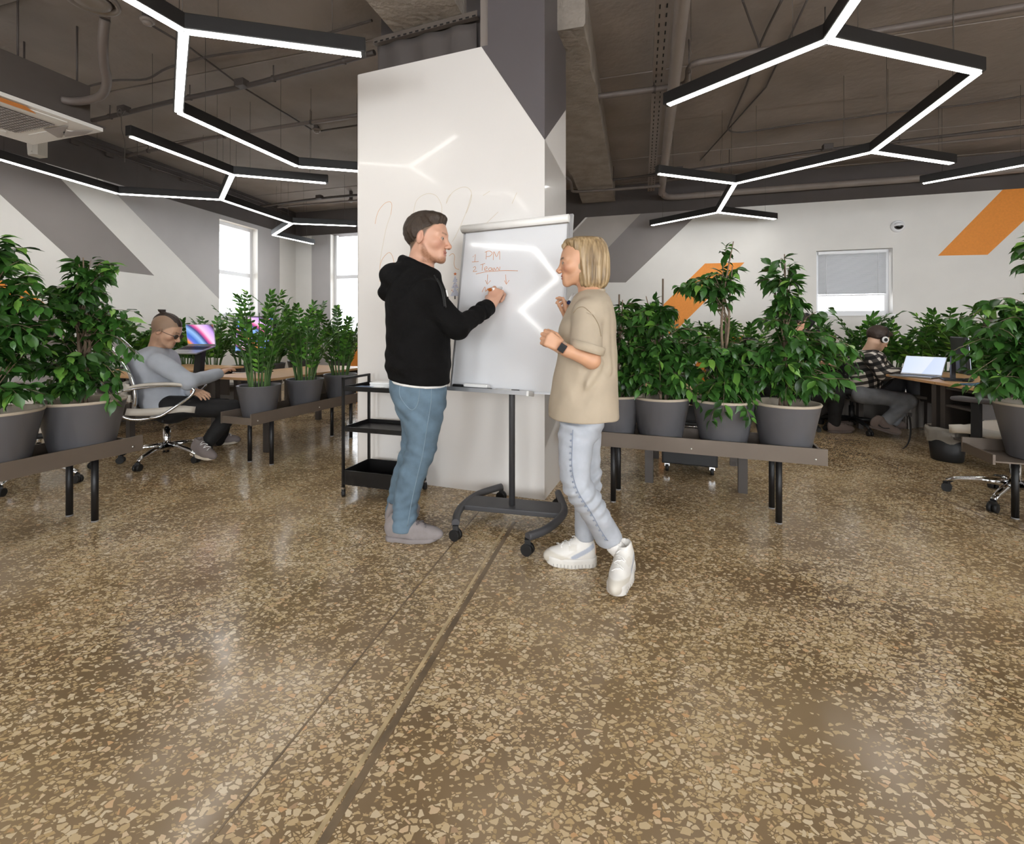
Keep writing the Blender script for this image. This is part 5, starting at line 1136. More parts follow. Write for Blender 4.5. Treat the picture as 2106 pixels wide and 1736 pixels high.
surf_obj('body', man_body, lo, hi, .011, m_skin, MAN, mo, [(ho-.17, ho+.165, .0032), (A3(W(1020, 600, 2.76))-.085, A3(W(1020, 600, 2.76))+.085, .0032)], man_col)
eyes(MAN, mo, ho, hR, hs)
def man_hair(P):
    L = to_local(P, ho, hR, hs); d = el(L, (-.021, 0, .039), (.1055, .0820, .096)); d = smin(d, el(L, (.028, 0, .100), (.060, .054, .026)), .025); d = d+.0016*np.sin(L[:, 1]*420+3*np.sin(L[:, 0]*60))+.0016*nz3(L, 170.)
    xb = np.interp(L[:, 2], [-.085, -.055, -.025, .0, .03, .045, .058, .066, .08, .11], [-.080, -.062, -.038, -.020, .004, .030, .060, .078, .105, .16]); d = smax(d, (L[:, 0]-xb)*.8, .012); return smax(d, -.078-L[:, 2], .012)*hs
m_hairb = M('hair_brown', '#3a2c20', .6, var=.35, vs=120, bump=.5, bs=180, bd=.004, stretch=(1, 3.5, .5))
surf_obj('hair', man_hair, ho-.17, ho+.17, .0045, m_hairb, MAN, mo)
# hoodie
torso = ZLoft(prow([(545, 838, 886, 2.60, .075), (558, 822, 895, 2.60, .13), (574, 806, 906, 2.60, .185), (600, 797, 918, 2.60, .222), (640, 796, 926, 2.60, .228), (700, 798, 926, 2.60, .222), (735, 797, 926, 2.60, .216), (751, 793, 928, 2.60, .216), (764, 799, 926, 2.60, .200), (792, 801, 926, 2.60, .198)]), .02)
nk = A3(W(862, 552, 2.60))
ring = [nk+A3((.092*math.cos(a), .098*math.sin(a), -.046*math.cos(a)+.004)) for a in np.linspace(0, 2*PI, 13)]
def hoodie(P):
    d = torso(P); d = smin(d, chain(P, [S1+A3((-.03, .05, .01)), S1, E1_, W1+(E1_-W1)*.10], [.085, .082, .062, .046], .03), .035)
    d = smin(d, chain(P, [S2+A3((-.02, -.06, .01)), S2, E2_, W2], [.085, .080, .060, .046], .03), .035)
    hd = el(P, W(824, 577, 2.585), (.118, .160, .098), np.array(Matrix.Rotation(.45, 3, 'Y'))); hd = smin(hd, el(P, W(799, 602, 2.58), (.058, .11, .050)), .03); d = smin(d, hd, .007)
    rg_ = None
    for a, b in zip(ring[:-1], ring[1:]): e = rc(P, a, b, .026, .026); rg_ = e if rg_ is None else np.minimum(rg_, e)
    d = smin(d, rg_, .03); d = smax(d, -rc(P, nk+A3((.006, 0, -.01)), nk+A3((.012, 0, .2)), .070, .085), .012)
    z = P[:, 2]; f = .007*nz3(P, 20., 1.)+.0022*nz3(P, 60., 2.)
    f += .005*np.sin((z*62+P[:, 0]*38+1.5*np.sin(P[:, 1]*12)))*np.exp(-((z-.98)/.12)**2)*sm(P[:, 0], -.45, -.62)
    ta = np.clip(((P-E1_)@(W1-E1_))/((W1-E1_)@(W1-E1_)), 0, 1); near = np.exp(-(np.linalg.norm(P-(E1_+ta[:, None]*(W1-E1_)), axis=1)/.09)**2); f += near*.006*np.sin(ta*26+1.0)*sm(ta, .3, .6)
    crease = rc(P, W(812, 612, 2.38), W(880, 566, 2.42), .008, .008); d = d+.012*np.exp(-(crease/.012)**2)
    d = d+f; pl = (P[:, 0]-W(800, 775, 2.6).x)*(.040/.343)+(P[:, 2]-W(800, 777, 2.6).z); return smax(d, -pl, .008)
m_hood = M('black_cotton', '#0d0c0c', .9, var=.25, vs=30, bump=.35, bs=40, bd=.01, spec=.2)
lo, hi = bounds(S1, S2, W1, W2, W(785, 600, 2.6), W(800, 792, 2.6), W(862, 530, 2.6), pad=.12)
HD = surf_obj('hoodie', hoodie, lo, hi, .0065, m_hood, MAN, mo)
cu = (W1-E1_)/np.linalg.norm(W1-E1_); c0 = W1-cu*.035; c1 = W1+cu*.022
obj('cuff', MB().tube([Vector(c0-cu*.03), Vector(c0), Vector(c0+cu*.004), Vector(c1-cu*.006), Vector(c1)], [.050, .054, .0515, .050, .046], 24), m_hood, HD, off=mo)
hz0, hz1 = W(800, 764, 2.6).z, W(800, 790, 2.6).z
for k, (px, py, L_) in enumerate(((899, 573, 60), (893, 566, 64))):
    a = W(px, py, 2.44); b = W(px+18+3*k, py+L_, 2.385); obj('drawstring', MB().tube(spline([a, (a+b)/2+Vector((.012, -.02, .01)), b], 6), .0042, 7), M('drawcord_black', '#1b1a1a', .7), HD, off=mo)
obj('drawstring_tip', MB().tube([W(918, 597, 2.39), W(921, 610, 2.385)], .004, 7), m_wpl, HD, off=mo)
us = ZLoft(prow([(770, 806, 919, 2.60, .185), (796, 806, 919.5, 2.60, .185)]), .008)
def und(P): pl = (P[:, 0]-W(800, 780, 2.6).x)*(.040/.343)+(P[:, 2]-W(800, 782, 2.6).z); return smax(us(P), -pl, .004)
surf_obj('undershirt', und, A3(W(795, 800, 2.6))-A3((.02, .25, .02)), A3(W(925, 765, 2.6))+A3((.02, .25, .02)), .007, M('white_jersey', '#ece9e6', .8), MAN, mo)
# jeans
hip = ZLoft(prow([(772, 803, 917, 2.61, .180), (800, 805, 918, 2.61, .178), (828, 812, 917, 2.61, .17), (850, 822, 913, 2.61, .16)]), .03)
lg1 = ZLoft(prow([(800, 806, 917, 2.54, .10), (840, 818, 914, 2.54, .10), (870, 829, 909, 2.54, .096), (905, 837, 900, 2.545, .088), (930, 833, 897, 2.55, .084), (950, 827, 887, 2.555, .08), (980, 818, 876, 2.56, .072), (1010, 813, 866, 2.565, .066), (1040, 809, 859, 2.57, .062), (1066, 806, 858, 2.57, .062), (1090, 805, 853, 2.57, .062)]), .012)
lg2 = ZLoft(prow([(820, 815, 905, 2.70, .09), (880, 826, 898, 2.72, .09), (930, 823, 880, 2.735, .082), (958, 813, 868, 2.74, .075), (985, 806, 860, 2.745, .068), (1011, 801, 850, 2.75, .062), (1042, 795, 845, 2.75, .06), (1064, 791, 842, 2.75, .06)]), .012)
def jeans_m(P):
    d = smin(hip(P), smin(lg1(P), lg2(P), .012), .03); z = P[:, 2]
    kn = np.exp(-((z-.44)/.10)**2); f = .0055*kn*np.sin(z*80+P[:, 0]*55+2*np.sin(P[:, 1]*10)+1.5*np.sin(z*23))+.004*np.exp(-((z-.17)/.09)**2)*np.sin(z*120-P[:, 0]*40)+.003*nz3(P, 26., 4.)+.0012*nz3(P, 80., 5.)
    f += .006*np.exp(-((z-.72)/.06)**2)*np.sin(z*70+P[:, 0]*60); return d+f*.9
m_den = M('denim_blue', '#627787', .85, var=.22, vs=14, bump=.25, bs=420, bd=.0015)
lo, hi = bounds(W(800, 772, 2.6), W(800, 1090, 2.57), W(925, 772, 2.6), pad=.06); lo[1] -= .2; hi[1] += .2
JM = surf_obj('jeans', jeans_m, lo, hi, .0065, m_den, MAN, mo)
m_sti = M('denim_stitch', '#7f92a0', .8)
pk = [(823, 789), (822, 812), (832, 830), (846, 843), (857, 835), (862, 815), (863, 788)]
obj('back_pocket', MB().tube(seam(jeans_m, pk, 2.3, 2.7), .0024, 5), m_sti, JM, off=mo)
obj('side_seam', MB().tube(seam(jeans_m, [(887, 796), (886, 830), (878, 880), (870, 930), (857, 985), (847, 1030), (838, 1082)], 2.3, 2.7), .0024, 5), m_sti, JM, off=mo)
m_su, m_ss, m_sl = M('grey_knit_shoe', '#8e8685', .8, var=.08, vs=40, bump=.25, bs=300, bd=.002), M('grey_shoe_sole', '#8a8281', .7), M('shoe_lace_dark', '#6f686a', .8)
s1 = W(832, 1112, 2.565); make_shoe(MAN, mo, (s1.x+.006, 2.565, 0), math.radians(-6), .325, m_su, m_ss, m_sl)
s2 = W(820, 1088, 2.75); make_shoe(MAN, mo, (s2.x-.0, 2.76, 0), math.radians(66), .30, m_su, m_ss, m_sl)
a, b = A3(W(1010, 596, 2.735)), A3(W(1036, 588, 2.77)); a2 = A3(W(1008, 597, 2.715))
mk = thing('whiteboard_marker', 'orange-capped marker held by the person in the black hoodie', 'marker', W(1008, 597, 2.71)); mof = W(1008, 597, 2.71)
p0, p1 = W(1006, 596, 2.70), W(1034, 592, 2.83)
obj('barrel', MB().tube([p0.lerp(p1, .12), p0.lerp(p1, .9)], .0088, 14), m_wpl, mk, off=mof); obj('end_cap', MB().tube([p0, p0.lerp(p1, .14)], .0094, 14), M('marker_cap_orange', '#b5631f', .4), mk, off=mof)
# ================================================================ woman in the beige T-shirt
wo = Vector((.37, 2.24, 0)); WOM = thing('person', 'person with a blond bob in a beige T-shirt and light jeans', 'person', wo)
ws = .985; wR = rot(math.radians(180-2), math.radians(2)); who = A3(W(1192, 541, 2.26))
WS, WE, WW = A3(W(1212, 648, 2.10)), A3(W(1217, 741, 2.03)), A3(W(1156, 716, 2.0))
XS, XE, XW = A3(W(1205, 648, 2.40)), A3(W(1180, 705, 2.44)), A3(W(1168, 655, 2.42))
WH = hand_prims(WW, A3(W(1132, 700, 2.0))-WW, A3((-.1, -1, .25)), -1, [(.8, 1.1, .6), (.9, 1.2, .6), (1.0, 1.2, .6), (1.1, 1.2, .6)], (.5, .5, .6), .92)
XH = hand_prims(XW, A3(W(1169, 622, 2.41))-XW, A3((.75, -.6, .1)), 1, [(.5, .9, .4), (.9, 1.0, .5), (1.1, 1.1, .5), (1.2, 1.1, .5)], (.75, .1, .3), .9)
wk1, wa1 = A3(W(1187, 1000, 2.06)), A3(W(1262, 1118, 2.20)); wk2, wa2 = A3(W(1205, 1000, 2.31)), A3(W(1201, 1115, 2.31))
def wom_body(P):
    d = head_sdf(to_local(P, who, wR, ws), 1., .86, False)*ws; nb = A3(W(1216, 602, 2.25)); d = smin(d, rc(P, who+wR@A3((-.030, 0, -.055))*ws, nb, .049, .055), .025)
    pel = A3(W(1192, 850, 2.22)); ch = A3(W(1210, 665, 2.24)); t = chain(P, [nb, ch, pel], [.055, .10, .08]); t = smin(t, chain(P, [nb+A3((0, -.05, -.03)), WS+A3((0, .04, -.01)), WE, WW], [.045, .040, .037, .025], .015), .03); t = smin(t, chain(P, [nb+A3((0, .05, -.03)), XS, XE, XW], [.045, .044, .036, .025], .015), .03)
    t = smin(t, chain(P, [pel+A3((0, -.08, 0)), wk1, wa1, A3((.527, 2.163, .10))], [.055, .042, .030, .025]), .03); t = smin(t, chain(P, [pel+A3((0, .08, 0)), wk2, wa2, wa2+A3((-.03, 0, -.07))], [.055, .042, .032, .03]), .03)
    d = smin(d, t, .03); d = smin(d, hand_sdf(P, WH, .92), .012); return smin(d, hand_sdf(P, XH, .9), .012)
def wom_col(X): return head_colors(to_local(X, who, wR, ws), '#cd9c7c', '#a95f56', '#5a4436', blush=.10, lash=.85)
lo, hi = bounds(who, wa1, wa2, WW, XW, WH[-1][1], pad=.17)
wc, xc = A3(W(1136, 703, 2.0)), A3(W(1170, 628, 2.41))
surf_obj('body', wom_body, lo, hi, .011, m_skin, WOM, wo, [(who-.145, who+.14, .0032), (wc-.065, wc+.065, .0035), (xc-.07, xc+.07, .0035)], wom_col)
eyes(WOM, wo, who, wR, ws)
hl = ZLoft(prow([(487, 1193, 1224, 2.27, .020), (491, 1176, 1234, 2.27, .058), (498, 1162, 1241, 2.27, .078), (508, 1165, 1246, 2.27, .088), (522, 1172, 1249, 2.27, .094), (545, 1178, 1251, 2.27, .097), (565, 1183, 1251, 2.27, .098), (580, 1187, 1249, 2.27, .096), (590, 1191, 1244, 2.27, .090), (599, 1200, 1234, 2.27, .072)]), .010, 3.2)
def w_hair(P):
    d = hl(P); th = np.arctan2(P[:, 1]-2.27, P[:, 0]-W(1216, 540, 2.27).x); z = P[:, 2]
    d = smin(d, chain(P, [A3(W(1186, 497, 2.26)), A3(W(1168, 499, 2.25)), A3(W(1159, 506, 2.24)), A3(W(1157.5, 514, 2.235))], [.024, .016, .009, .003], .01), .014)
    d = smin(d, chain(P, [A3(W(1186, 497, 2.30)), A3(W(1168, 500, 2.31)), A3(W(1160, 510, 2.31))], [.024, .016, .006], .01), .014)
    w = th*30+1.5*np.sin(th*7)+1.2*np.sin(z*26+th*3); amp = .0012+.0014*sm(1.62-z, 0, .2)
    d = d+amp*np.sin(w)+.0010*np.sin(th*71+2*np.sin(z*17))+.0018*nz3(P, 22., 3.)
    return d
m_hairw, t, b = newmat('hair_blond')
tc = t.add('ShaderNodeTexCoord'); mp = t.add('ShaderNodeMapping'); mp.inputs['Scale'].default_value = (70, 70, 5); t.ln(tc.outputs['Object'], mp.inputs[0]); nz_ = t.add('ShaderNodeTexNoise', i_Scale=1.0, i_Detail=4.0); t.ln(mp.outputs[0], nz_.inputs[0])
cc = t.ramp(nz_.outputs['Fac'], [(.28, lin('#66523a')), (.45, lin('#8e7654')), (.6, lin('#ad9470')), (.78, lin('#c8b18b'))]); t.ln(cc, b.inputs['Base Color']); b.inputs['Roughness'].default_value = .42; t.ln(t.bump(nz_.outputs['Fac'], .5, .004), b.inputs['Normal'])
c = A3(W(1208, 543, 2.27)); surf_obj('hair', w_hair, c-.17, c+.17, .0042, m_hairw, WOM, wo)
tee = ZLoft(prow([(597, 1196, 1239, 2.25, .070), (604, 1187, 1247, 2.25, .105), (620, 1177, 1254, 2.25, .158), (641, 1166, 1260, 2.245, .180), (679, 1150, 1265, 2.24, .178), (702, 1149, 1266, 2.24, .175), (731, 1147, 1267, 2.24, .175), (758, 1142, 1267, 2.235, .178), (811, 1134, 1270, 2.23, .185), (838, 1130, 1271.5, 2.225, .190), (857, 1129, 1273, 2.225, .192)]), .006)
SC = A3(W(1206, 722, 2.035)); sd_ = (SC-WS)/np.linalg.norm(SC-WS)
def teef(P):
    d = tee(P); sl = rc(P, WS+A3((0, .03, .01)), SC+sd_*.06, .072, .070); sl = smax(sl, (P-SC)@A3((-.295, 0, -1))/1.043, .004); d = smin(d, sl, .010)
    sl2 = rc(P, XS, XE+A3((0, 0, .01)), .070, .066); d = smin(d, smax(sl2, .0-(P[:, 2]-XE[2]-.02), .004), .025)
    cr = smin(rc(P, W(1182, 640, 2.02), W(1198, 632, 2.04), .001, .001), smin(rc(P, W(1198, 632, 2.04), W(1222, 650, 2.06), .001, .001), rc(P, W(1222, 650, 2.06), W(1237, 676, 2.07), .001, .001), .003), .003); d = d+.007*np.exp(-(cr/.006)**2)
    z = P[:, 2]; f = .005*nz3(P, 15., 7.)+.0022*nz3(P, 42., 8.)
    for (a, b, am) in ((W(1160, 765, 2.05), W(1210, 830, 2.02), .004), (W(1150, 700, 2.09), W(1165, 770, 2.06), .006), (W(1235, 745, 2.07), W(1195, 815, 2.03), .006), (W(1240, 640, 2.12), W(1250, 760, 2.1), .004)):
        cr = rc(P, a, b, .0, .0); f -= 1.7*am*np.exp(-(cr/.018)**2); f += am*1.3*np.exp(-((cr-.030)/.016)**2)
    d = d+f; return smax(d, -rc(P, W(1214, 604, 2.25), W(1208, 560, 2.25), .052, .075), .008)
m_tee = M('beige_jersey', '#b7a893', .85, var=.06, vs=12, bump=.12, bs=350, bd=.0015)
lo, hi = bounds(W(1130, 860, 2.23), W(1273, 590, 2.25), pad=.05); lo[1] -= .24; hi[1] += .24
TE = surf_obj('t_shirt', teef, lo, hi, .0062, m_tee, WOM, wo)
obj('shoulder_seam', MB().tube(seam(teef, [(1179, 644), (1188, 634), (1198, 631), (1208, 637), (1222, 652), (1232, 671), (1236, 692)], 1.85, 2.4), .0017, 5), M('seam_dark_beige', '#94836a', .9), TE, off=wo)  # raised seam in a darker beige than the shirt
up_ = A3((.283, 0, .959)); e1 = A3((.959, 0, -.283)); e2 = A3((0, 1, 0)); rs = []
for r, z in ((.070, .036), (.0765, .034), (.0775, .016), (.0765, .0), (.070, -.003)): rs.append([Vector(SC+e1*r*math.cos(k*2*PI/32)+e2*r*math.sin(k*2*PI/32)+up_*z) for k in range(32)])
obj('sleeve_cuff', MB().rings(list(reversed(rs))), m_tee, TE, off=wo)
cr_ = []
for k in range(25): a = 2*PI*k/24; cr_.append(W(1216, 601, 2.25)+Vector((.060*math.cos(a), .072*math.sin(a), .012*math.cos(a)-.004)))
obj('collar_rib', MB().tube(cr_, .009, 8, cap=False), m_tee, TE, off=wo)
whip = ZLoft(prow([(835, 1150, 1246, 2.22, .15), (870, 1150, 1240, 2.22, .148), (895, 1151, 1236, 2.22, .14)]), .03)
w1 = ZLoft(prow([(868, 1150, 1236, 2.14, .09), (913, 1149, 1221, 2.11, .088), (937, 1149, 1217, 2.09, .084), (966, 1150, 1213, 2.07, .078), (990, 1153, 1217, 2.06, .075), (1014, 1162, 1233, 2.06, .072), (1038, 1177, 1245, 2.08, .068), (1063, 1196, 1259, 2.11, .066), (1092, 1214, 1275, 2.15, .066), (1118, 1228, 1288, 2.18, .066)]), .008)
w2 = ZLoft(prow([(868, 1160, 1237, 2.31, .085), (930, 1166, 1235, 2.31, .082), (1000, 1174, 1236, 2.31, .075), (1045, 1182, 1230, 2.31, .068), (1106, 1183, 1222, 2.31, .064)]), .008)
def jeans_w(P):
    d = smin(whip(P), smin(w1(P), w2(P), .012), .03); z = P[:, 2]; f = .006*np.exp(-((z-.42)/.09)**2)*np.sin(z*90-P[:, 0]*70+1.5*np.sin(P[:, 1]*14))+.003*nz3(P, 24., 9.)+.0012*nz3(P, 75., 6.)+.005*np.exp(-((z-.70)/.05)**2)*np.sin(z*85+P[:, 0]*45)
    a = W(1229, 1128, 2.17); b = W(1281, 1098, 2.17); u = (b-a).normalized(); nx, nz_ = -u.z, u.x; pl = (P[:, 0]-a.x)*nx+(P[:, 2]-a.z)*nz_; cut = np.where(P[:, 1] < 2.25, -pl, -1.); fr = .004*np.sin(P[:, 0]*700+P[:, 1]*500); return smax(d+f, cut+fr*(P[:, 1] < 2.25), .004)
m_denw = M('denim_pale', '#b4b8c0', .85, var=.14, vs=13, bump=.25, bs=420, bd=.0015)
lo, hi = bounds(W(1150, 835, 2.22), W(1285, 1130, 2.18), pad=.04); lo[1] -= .2; hi[1] += .2
JW = surf_obj('jeans', jeans_w, lo, hi, .0062, m_denw, WOM, wo); m_stw = M('denim_seam_grey', '#8d95a5', .8)
sp_ = seam(jeans_w, [(1178, 884), (1177, 915), (1176, 950), (1179, 980), (1188, 1010), (1203, 1035), (1219, 1060), (1234, 1088), (1250, 1112)], 1.85, 2.4, 8)
obj('side_seam', MB().tube(sp_, .0020, 5), m_stw, JW, off=wo)
mb = MB()
for i in range(3, len(sp_)-1, 3): mb.ball(sp_[i]+Vector((-.007, .001, 0)), (.0045, .003, .005), 6, 4)
tag(obj('seam_puckers', mb, m_stw, JW, off=wo), kind='stuff')
m_sock = M('white_sock', '#e8e4df', .9, var=.05, vs=60, bump=.2, bs=90)
obj('sock', MB().tube([W(1203, 1095, 2.31), W(1203, 1118, 2.31), W(1202, 1138, 2.31)], [.044, .043, .045], 18), m_sock, WOM, off=wo)
NS = A3((.512, 2.135, .028)); NY = math.atan2(-.80, -.42)
obj('sock', MB().tube([W(1257, 1100, 2.165), W(1263, 1122, 2.165), Vector((.529, 2.165, .10))], [.041, .040, .036], 18), m_sock, WOM, off=wo)
m_wl_ = M('lace_white', '#efece8', .7)
def wshoe_col(Q):
    c = np.repeat(hexc('#e4e0da')[None], len(Q), 0); x, y, z = Q[:, 0], np.abs(Q[:, 1]), Q[:, 2]
    def mix(m, h): 
        nonlocal c; c = c*(1-m[:, None])+hexc(h)[None]*m[:, None]
    mix(sm(.062-z+.25*(x-.08), -.003, .003)*sm(x, .03, .036), '#cfc8bc'); mix(sm(.012-np.abs(z-.074+.55*np.clip(x+.02, -.1, .06)), -.002, .002)*sm(y, .018, .024)*sm(.035-x, 0, .006)*sm(x, -.1, -.095), '#b3b8c4')
    mix(sm(-.088-x, -.003, .003)*sm(z, .06, .066), '#dfae84'); mix(sm(.020-np.abs(x-.022), -.002, .002)*sm(.014-np.abs(z-.098), -.002, .002)*sm(y, .022, .026)*.5, '#cfc8bc'); return c
m_wu = M('white_leather_panels', '#e4e0da', .45, attr='Col'); m_ws = M('white_rubber', '#dedad4', .55); m_nt = M('notch_grey', '#a9a49e', .7)
fs = W(1192, 1160, 2.29); make_shoe(WOM, wo, (fs.x-.012, 2.30, 0), math.radians(180-3), .255, m_wu, m_ws, m_wl_, h=.048, w=.044, colf=wshoe_col, flare=.006, notch=m_nt)
make_shoe(WOM, wo, NS, NY, .262, m_wu, m_ws, m_wl_, pitch=math.radians(9), h=.048, w=.044, colf=wshoe_col, flare=.006, notch=m_nt)
# watch
wd_ = (A3(W(1132, 700, 2.0))-WW); wd_ /= np.linalg.norm(wd_); wc_ = WW+wd_*(.004); wt = thing('smart_watch', 'black smartwatch on the wrist of the person in the beige T-shirt', 'watch', Vector(wc_)); rr_ = []
bx = np.cross(wd_, A3((0, 1, 0))); bx /= np.linalg.norm(bx); by = np.cross(bx, wd_)
def band(r, o_): return [Vector(wc_+wd_*o_+(bx*math.cos(2*PI*k/28)+by*math.sin(2*PI*k/28))*r) for k in range(28)]
obj('strap', MB().rings([band(.0265, -.010), band(.0295, -.010), band(.0295, .010), band(.0265, .010)], cap=False), M('strap_sand', '#b49a86', .6), wt, off=Vector(wc_))
fy = by if by[1] < 0 else -by; wR_ = Matrix((Vector(wd_), Vector(bx), Vector(fy))).transposed()
obj('case', MB().box(Vector(wc_+fy*.030), (.034, .040, .010), R=wR_, bev=.004), M('rose_gold', '#c98e6d', .3, .8), wt, off=Vector(wc_)); obj('face', MB().box(Vector(wc_+fy*.0355), (.030, .036, .002), R=wR_), M('watch_glass', '#060607', .3, spec=.15), wt, off=Vector(wc_))
p0, p1 = W(1168, 624, 2.40), W(1176, 611, 2.37); mof = p0.copy(); mk = thing('whiteboard_marker', 'blue-tipped marker held up by the person in the beige T-shirt', 'marker', mof)
p0, p1 = W(1169, 623, 2.355), W(1180, 606, 2.46); obj('barrel', MB().tube([p0.lerp(p1, .1), p1], .0085, 14), m_wpl, mk, off=mof); obj('end_cap', MB().tube([p0, p0.lerp(p1, .12)], .009, 14), M('marker_cap_blue', '#24305a', .4), mk, off=mof)
# ================================================================ seated people
def seated(name_label, o, shirt_rows, arms, head, legs, skin, shirt_mat, pants_mat, shirt_h, hands, hair_fn, hair_mat, colf, res=.011, hres=.0055, short=False):
    root = thing('person', name_label, 'person', o); ho_, R_, s_ = head; sh = ZLoft(prow(shirt_rows), .03); top = shirt_rows[0]; nb = A3(W((top[1]+top[2])/2, top[0]+6, top[3]))
    HPs = [hand_prims(*h) for h in hands]
    def body(P):
        d = head_sdf(to_local(P, ho_, R_, s_), 0., 1.0)*s_; d = smin(d, rc(P, ho_+R_@A3((-.03, 0, -.055))*s_, nb, .055*s_, .065), .03); bt = A3(W((shirt_rows[-1][1]+shirt_rows[-1][2])/2, shirt_rows[-1][0], shirt_rows[-1][3])); mid = A3(W((shirt_rows[3][1]+shirt_rows[3][2])/2, shirt_rows[3][0], shirt_rows[3][3]))
        t = chain(P, [nb, mid, bt], [.06, .10, .06])
        for a in arms: t = smin(t, chain(P, a, [.05, .04, .030]), .03)
        for l in legs: t = smin(t, chain(P, [bt]+l, [.05, .05, .042, .034]), .03)
        d = smin(d, t, .03)
        for h in HPs: d = smin(d, hand_sdf(P, h, 1.), .012)
        return d
    allp = [ho_]+[q for a in arms for q in a]+[q for l in legs for q in l]+[h[-1][1] for h in HPs]; lo, hi = bounds(*allp, pad=.18)
    surf_obj('body', body, lo, hi, res, m_skin, root, o, [(ho_-.16, ho_+.16, hres)]+[(A3(h[3][1])-.07, A3(h[3][1])+.07, .0055) for h in HPs], colf)
    eyes(root, o, ho_, R_, s_)
    def shirt(P):
        d = sh(P)
        for a in arms:
            e = a[2] if not short else a[1]+(a[2]-a[1])*.05
            d = smin(d, chain(P, [a[0], a[1]*1., e-(e-a[1])*.06], [.078, .066, .050], .03), .03)
        f = .006*nz3(P, 19., 2.)+.003*nz3(P, 55., 5.); return smax(d+f, -rc(P, nb+A3((.01, 0, 0)), nb+A3((.03, 0, .12)), .058, .075), .01)
    sp = [q for a in arms for q in a]+[A3(W(r[1], r[0], r[3])) for r in shirt_rows]+[A3(W(r[2], r[0], r[3])) for r in shirt_rows]; lo, hi = bounds(*sp, pad=.10); lo[1] -= .15; hi[1] += .15
    surf_obj('shirt', shirt, lo, hi, .0095, shirt_mat, root, o)
    bt = A3(W((shirt_rows[-1][1]+shirt_rows[-1][2])/2, shirt_rows[-1][0]-4, shirt_rows[-1][3]))
    def pants(P):
        d = el(P, bt, (.15, .18, .10))
        for l in legs: d = smin(d, chain(P, l, [.095, .078, .060], .03), .03)
        return d+.006*nz3(P, 21., 3.)+.003*nz3(P, 60., 1.)
    lo, hi = bounds(bt, *[q for l in legs for q in l], pad=.2); surf_obj('trousers', pants, lo, hi, .0105, pants_mat, root, o)
    surf_obj('hair', hair_fn, ho_-.19, ho_+.19, .006, hair_mat, root, o); return root
# ---- person with the hair bun at the left desk
o1 = Vector((-3.05, 4.13, 0)); h1 = (A3(W(343, 681, 4.12)), rot(math.radians(6), math.radians(24)), 1.16)
r1 = [(712, 309, 337, 4.12, .085), (724, 291, 350, 4.12, .17), (745, 280, 358, 4.12, .21), (775, 281, 364, 4.12, .205), (805, 289, 374, 4.12, .195), (835, 303, 392, 4.12, .20), (850, 315, 402, 4.12, .19)]
a1 = [[A3(W(324, 744, 3.97)), A3(W(390, 786, 4.0)), A3(W(452, 768, 4.36))], [A3(W(335, 744, 4.30)), A3(W(372, 800, 4.32)), A3(W(396, 804, 4.12))]]
l1 = [[A3(W(350, 836, 4.02)), A3(W(480, 842, 4.26)), A3(W(430, 905, 4.13))], [A3(W(350, 836, 4.26)), A3(W(466, 838, 4.62)), A3(W(452, 905, 4.66))]]
hd1 = [(a1[0][2], A3(W(472, 756, 4.48))-a1[0][2], A3((-.2, -.4, 1)), 1, [(.3, .4, .3)]*4, (.5, .3, .3), 1.1), (a1[1][2], A3((.9, -.3, -.15)), A3((.1, -.5, 1)), 1, [(.3, .4, .3)]*4, (.5, .3, .3), 1.05)]
def scal1(L): xb = np.interp(L[:, 2], [-.08, -.05, -.02, .0, .03, .055, .075], [-.08, -.06, -.035, .014, .03, .055, .10]); return sm(xb-L[:, 0], -.004, .012)*sm(L[:, 2], -.10, -.06)*.6
def col1(X): return head_colors(to_local(X, *h1), '#d6ab8e', '#b07a68', '#4a3a30', .18, '#6d5544', scal1, '#7d6a58', .06)
def hair1(P):
    L = to_local(P, *h1); d = el(L, (-.018, 0, .052), (.104, .056, .084)); d = smax(d, .060+.25*np.clip(-L[:, 0]-.02, 0, 1)*-1-L[:, 2], .01); d = d+.002*np.sin(L[:, 1]*380); xb = np.interp(L[:, 2], [.05, .07, .09], [.06, .082, .12]); d = smax(d, L[:, 0]-xb, .01)
    d = smin(d, rc(L, (-.06, 0, .112), (-.088, 0, .128), .012, .012), .012); return smin(d, el(L, (-.098, 0, .134), (.026, .026, .024)), .008)*1.16
m_hd = M('hair_dark', '#33261f', .5, var=.3, vs=90, bump=.5, bs=150, bd=.004)
PM = seated('person with a hair bun and glasses in a pale grey shirt at the left desk', o1, r1, a1, h1, l1, 0, M('pale_grey_cotton', '#b5bac3', .85, var=.06, vs=14, bump=.15, bs=200), M('black_trousers', '#171617', .8, var=.2, vs=20), 0, hd1, hair1, m_hd, col1)
def hw(h, p): return Vector(h[0]+h[2]*(h[1]@A3(p)))
gl_ = None
for s in (-1, 1):
    ringp = [hw(h1, (.098, s*.033+.021*math.cos(a), -.006+.017*math.sin(a))) for a in np.linspace(0, 2*PI, 17)]
    g = obj('glasses_rim', MB().tube(ringp, .0022, 6, cap=False), m_blkp, PM, off=o1); obj('glasses_lens', MB().rings([[p+(hw(h1, (1, 0, 0))-hw(h1, (0, 0, 0)))*k for p in ringp[:-1]] for k in (0, .001)]), M('smoked_lens', '#5a4a40', .1), g, off=o1)
    obj('glasses_temple', MB().tube([hw(h1, (.096, s*.054, -.003)), hw(h1, (.05, s*.072, .0)), hw(h1, (-.006, s*.083, .006)), hw(h1, (-.02, s*.082, -.012))], .002, 6), m_blkp, PM, off=o1)
obj('glasses_bridge', MB().tube([hw(h1, (.098, -.013, -.003)), hw(h1, (.101, 0, .0)), hw(h1, (.098, .013, -.003))], .002, 6), m_blkp, PM, off=o1)
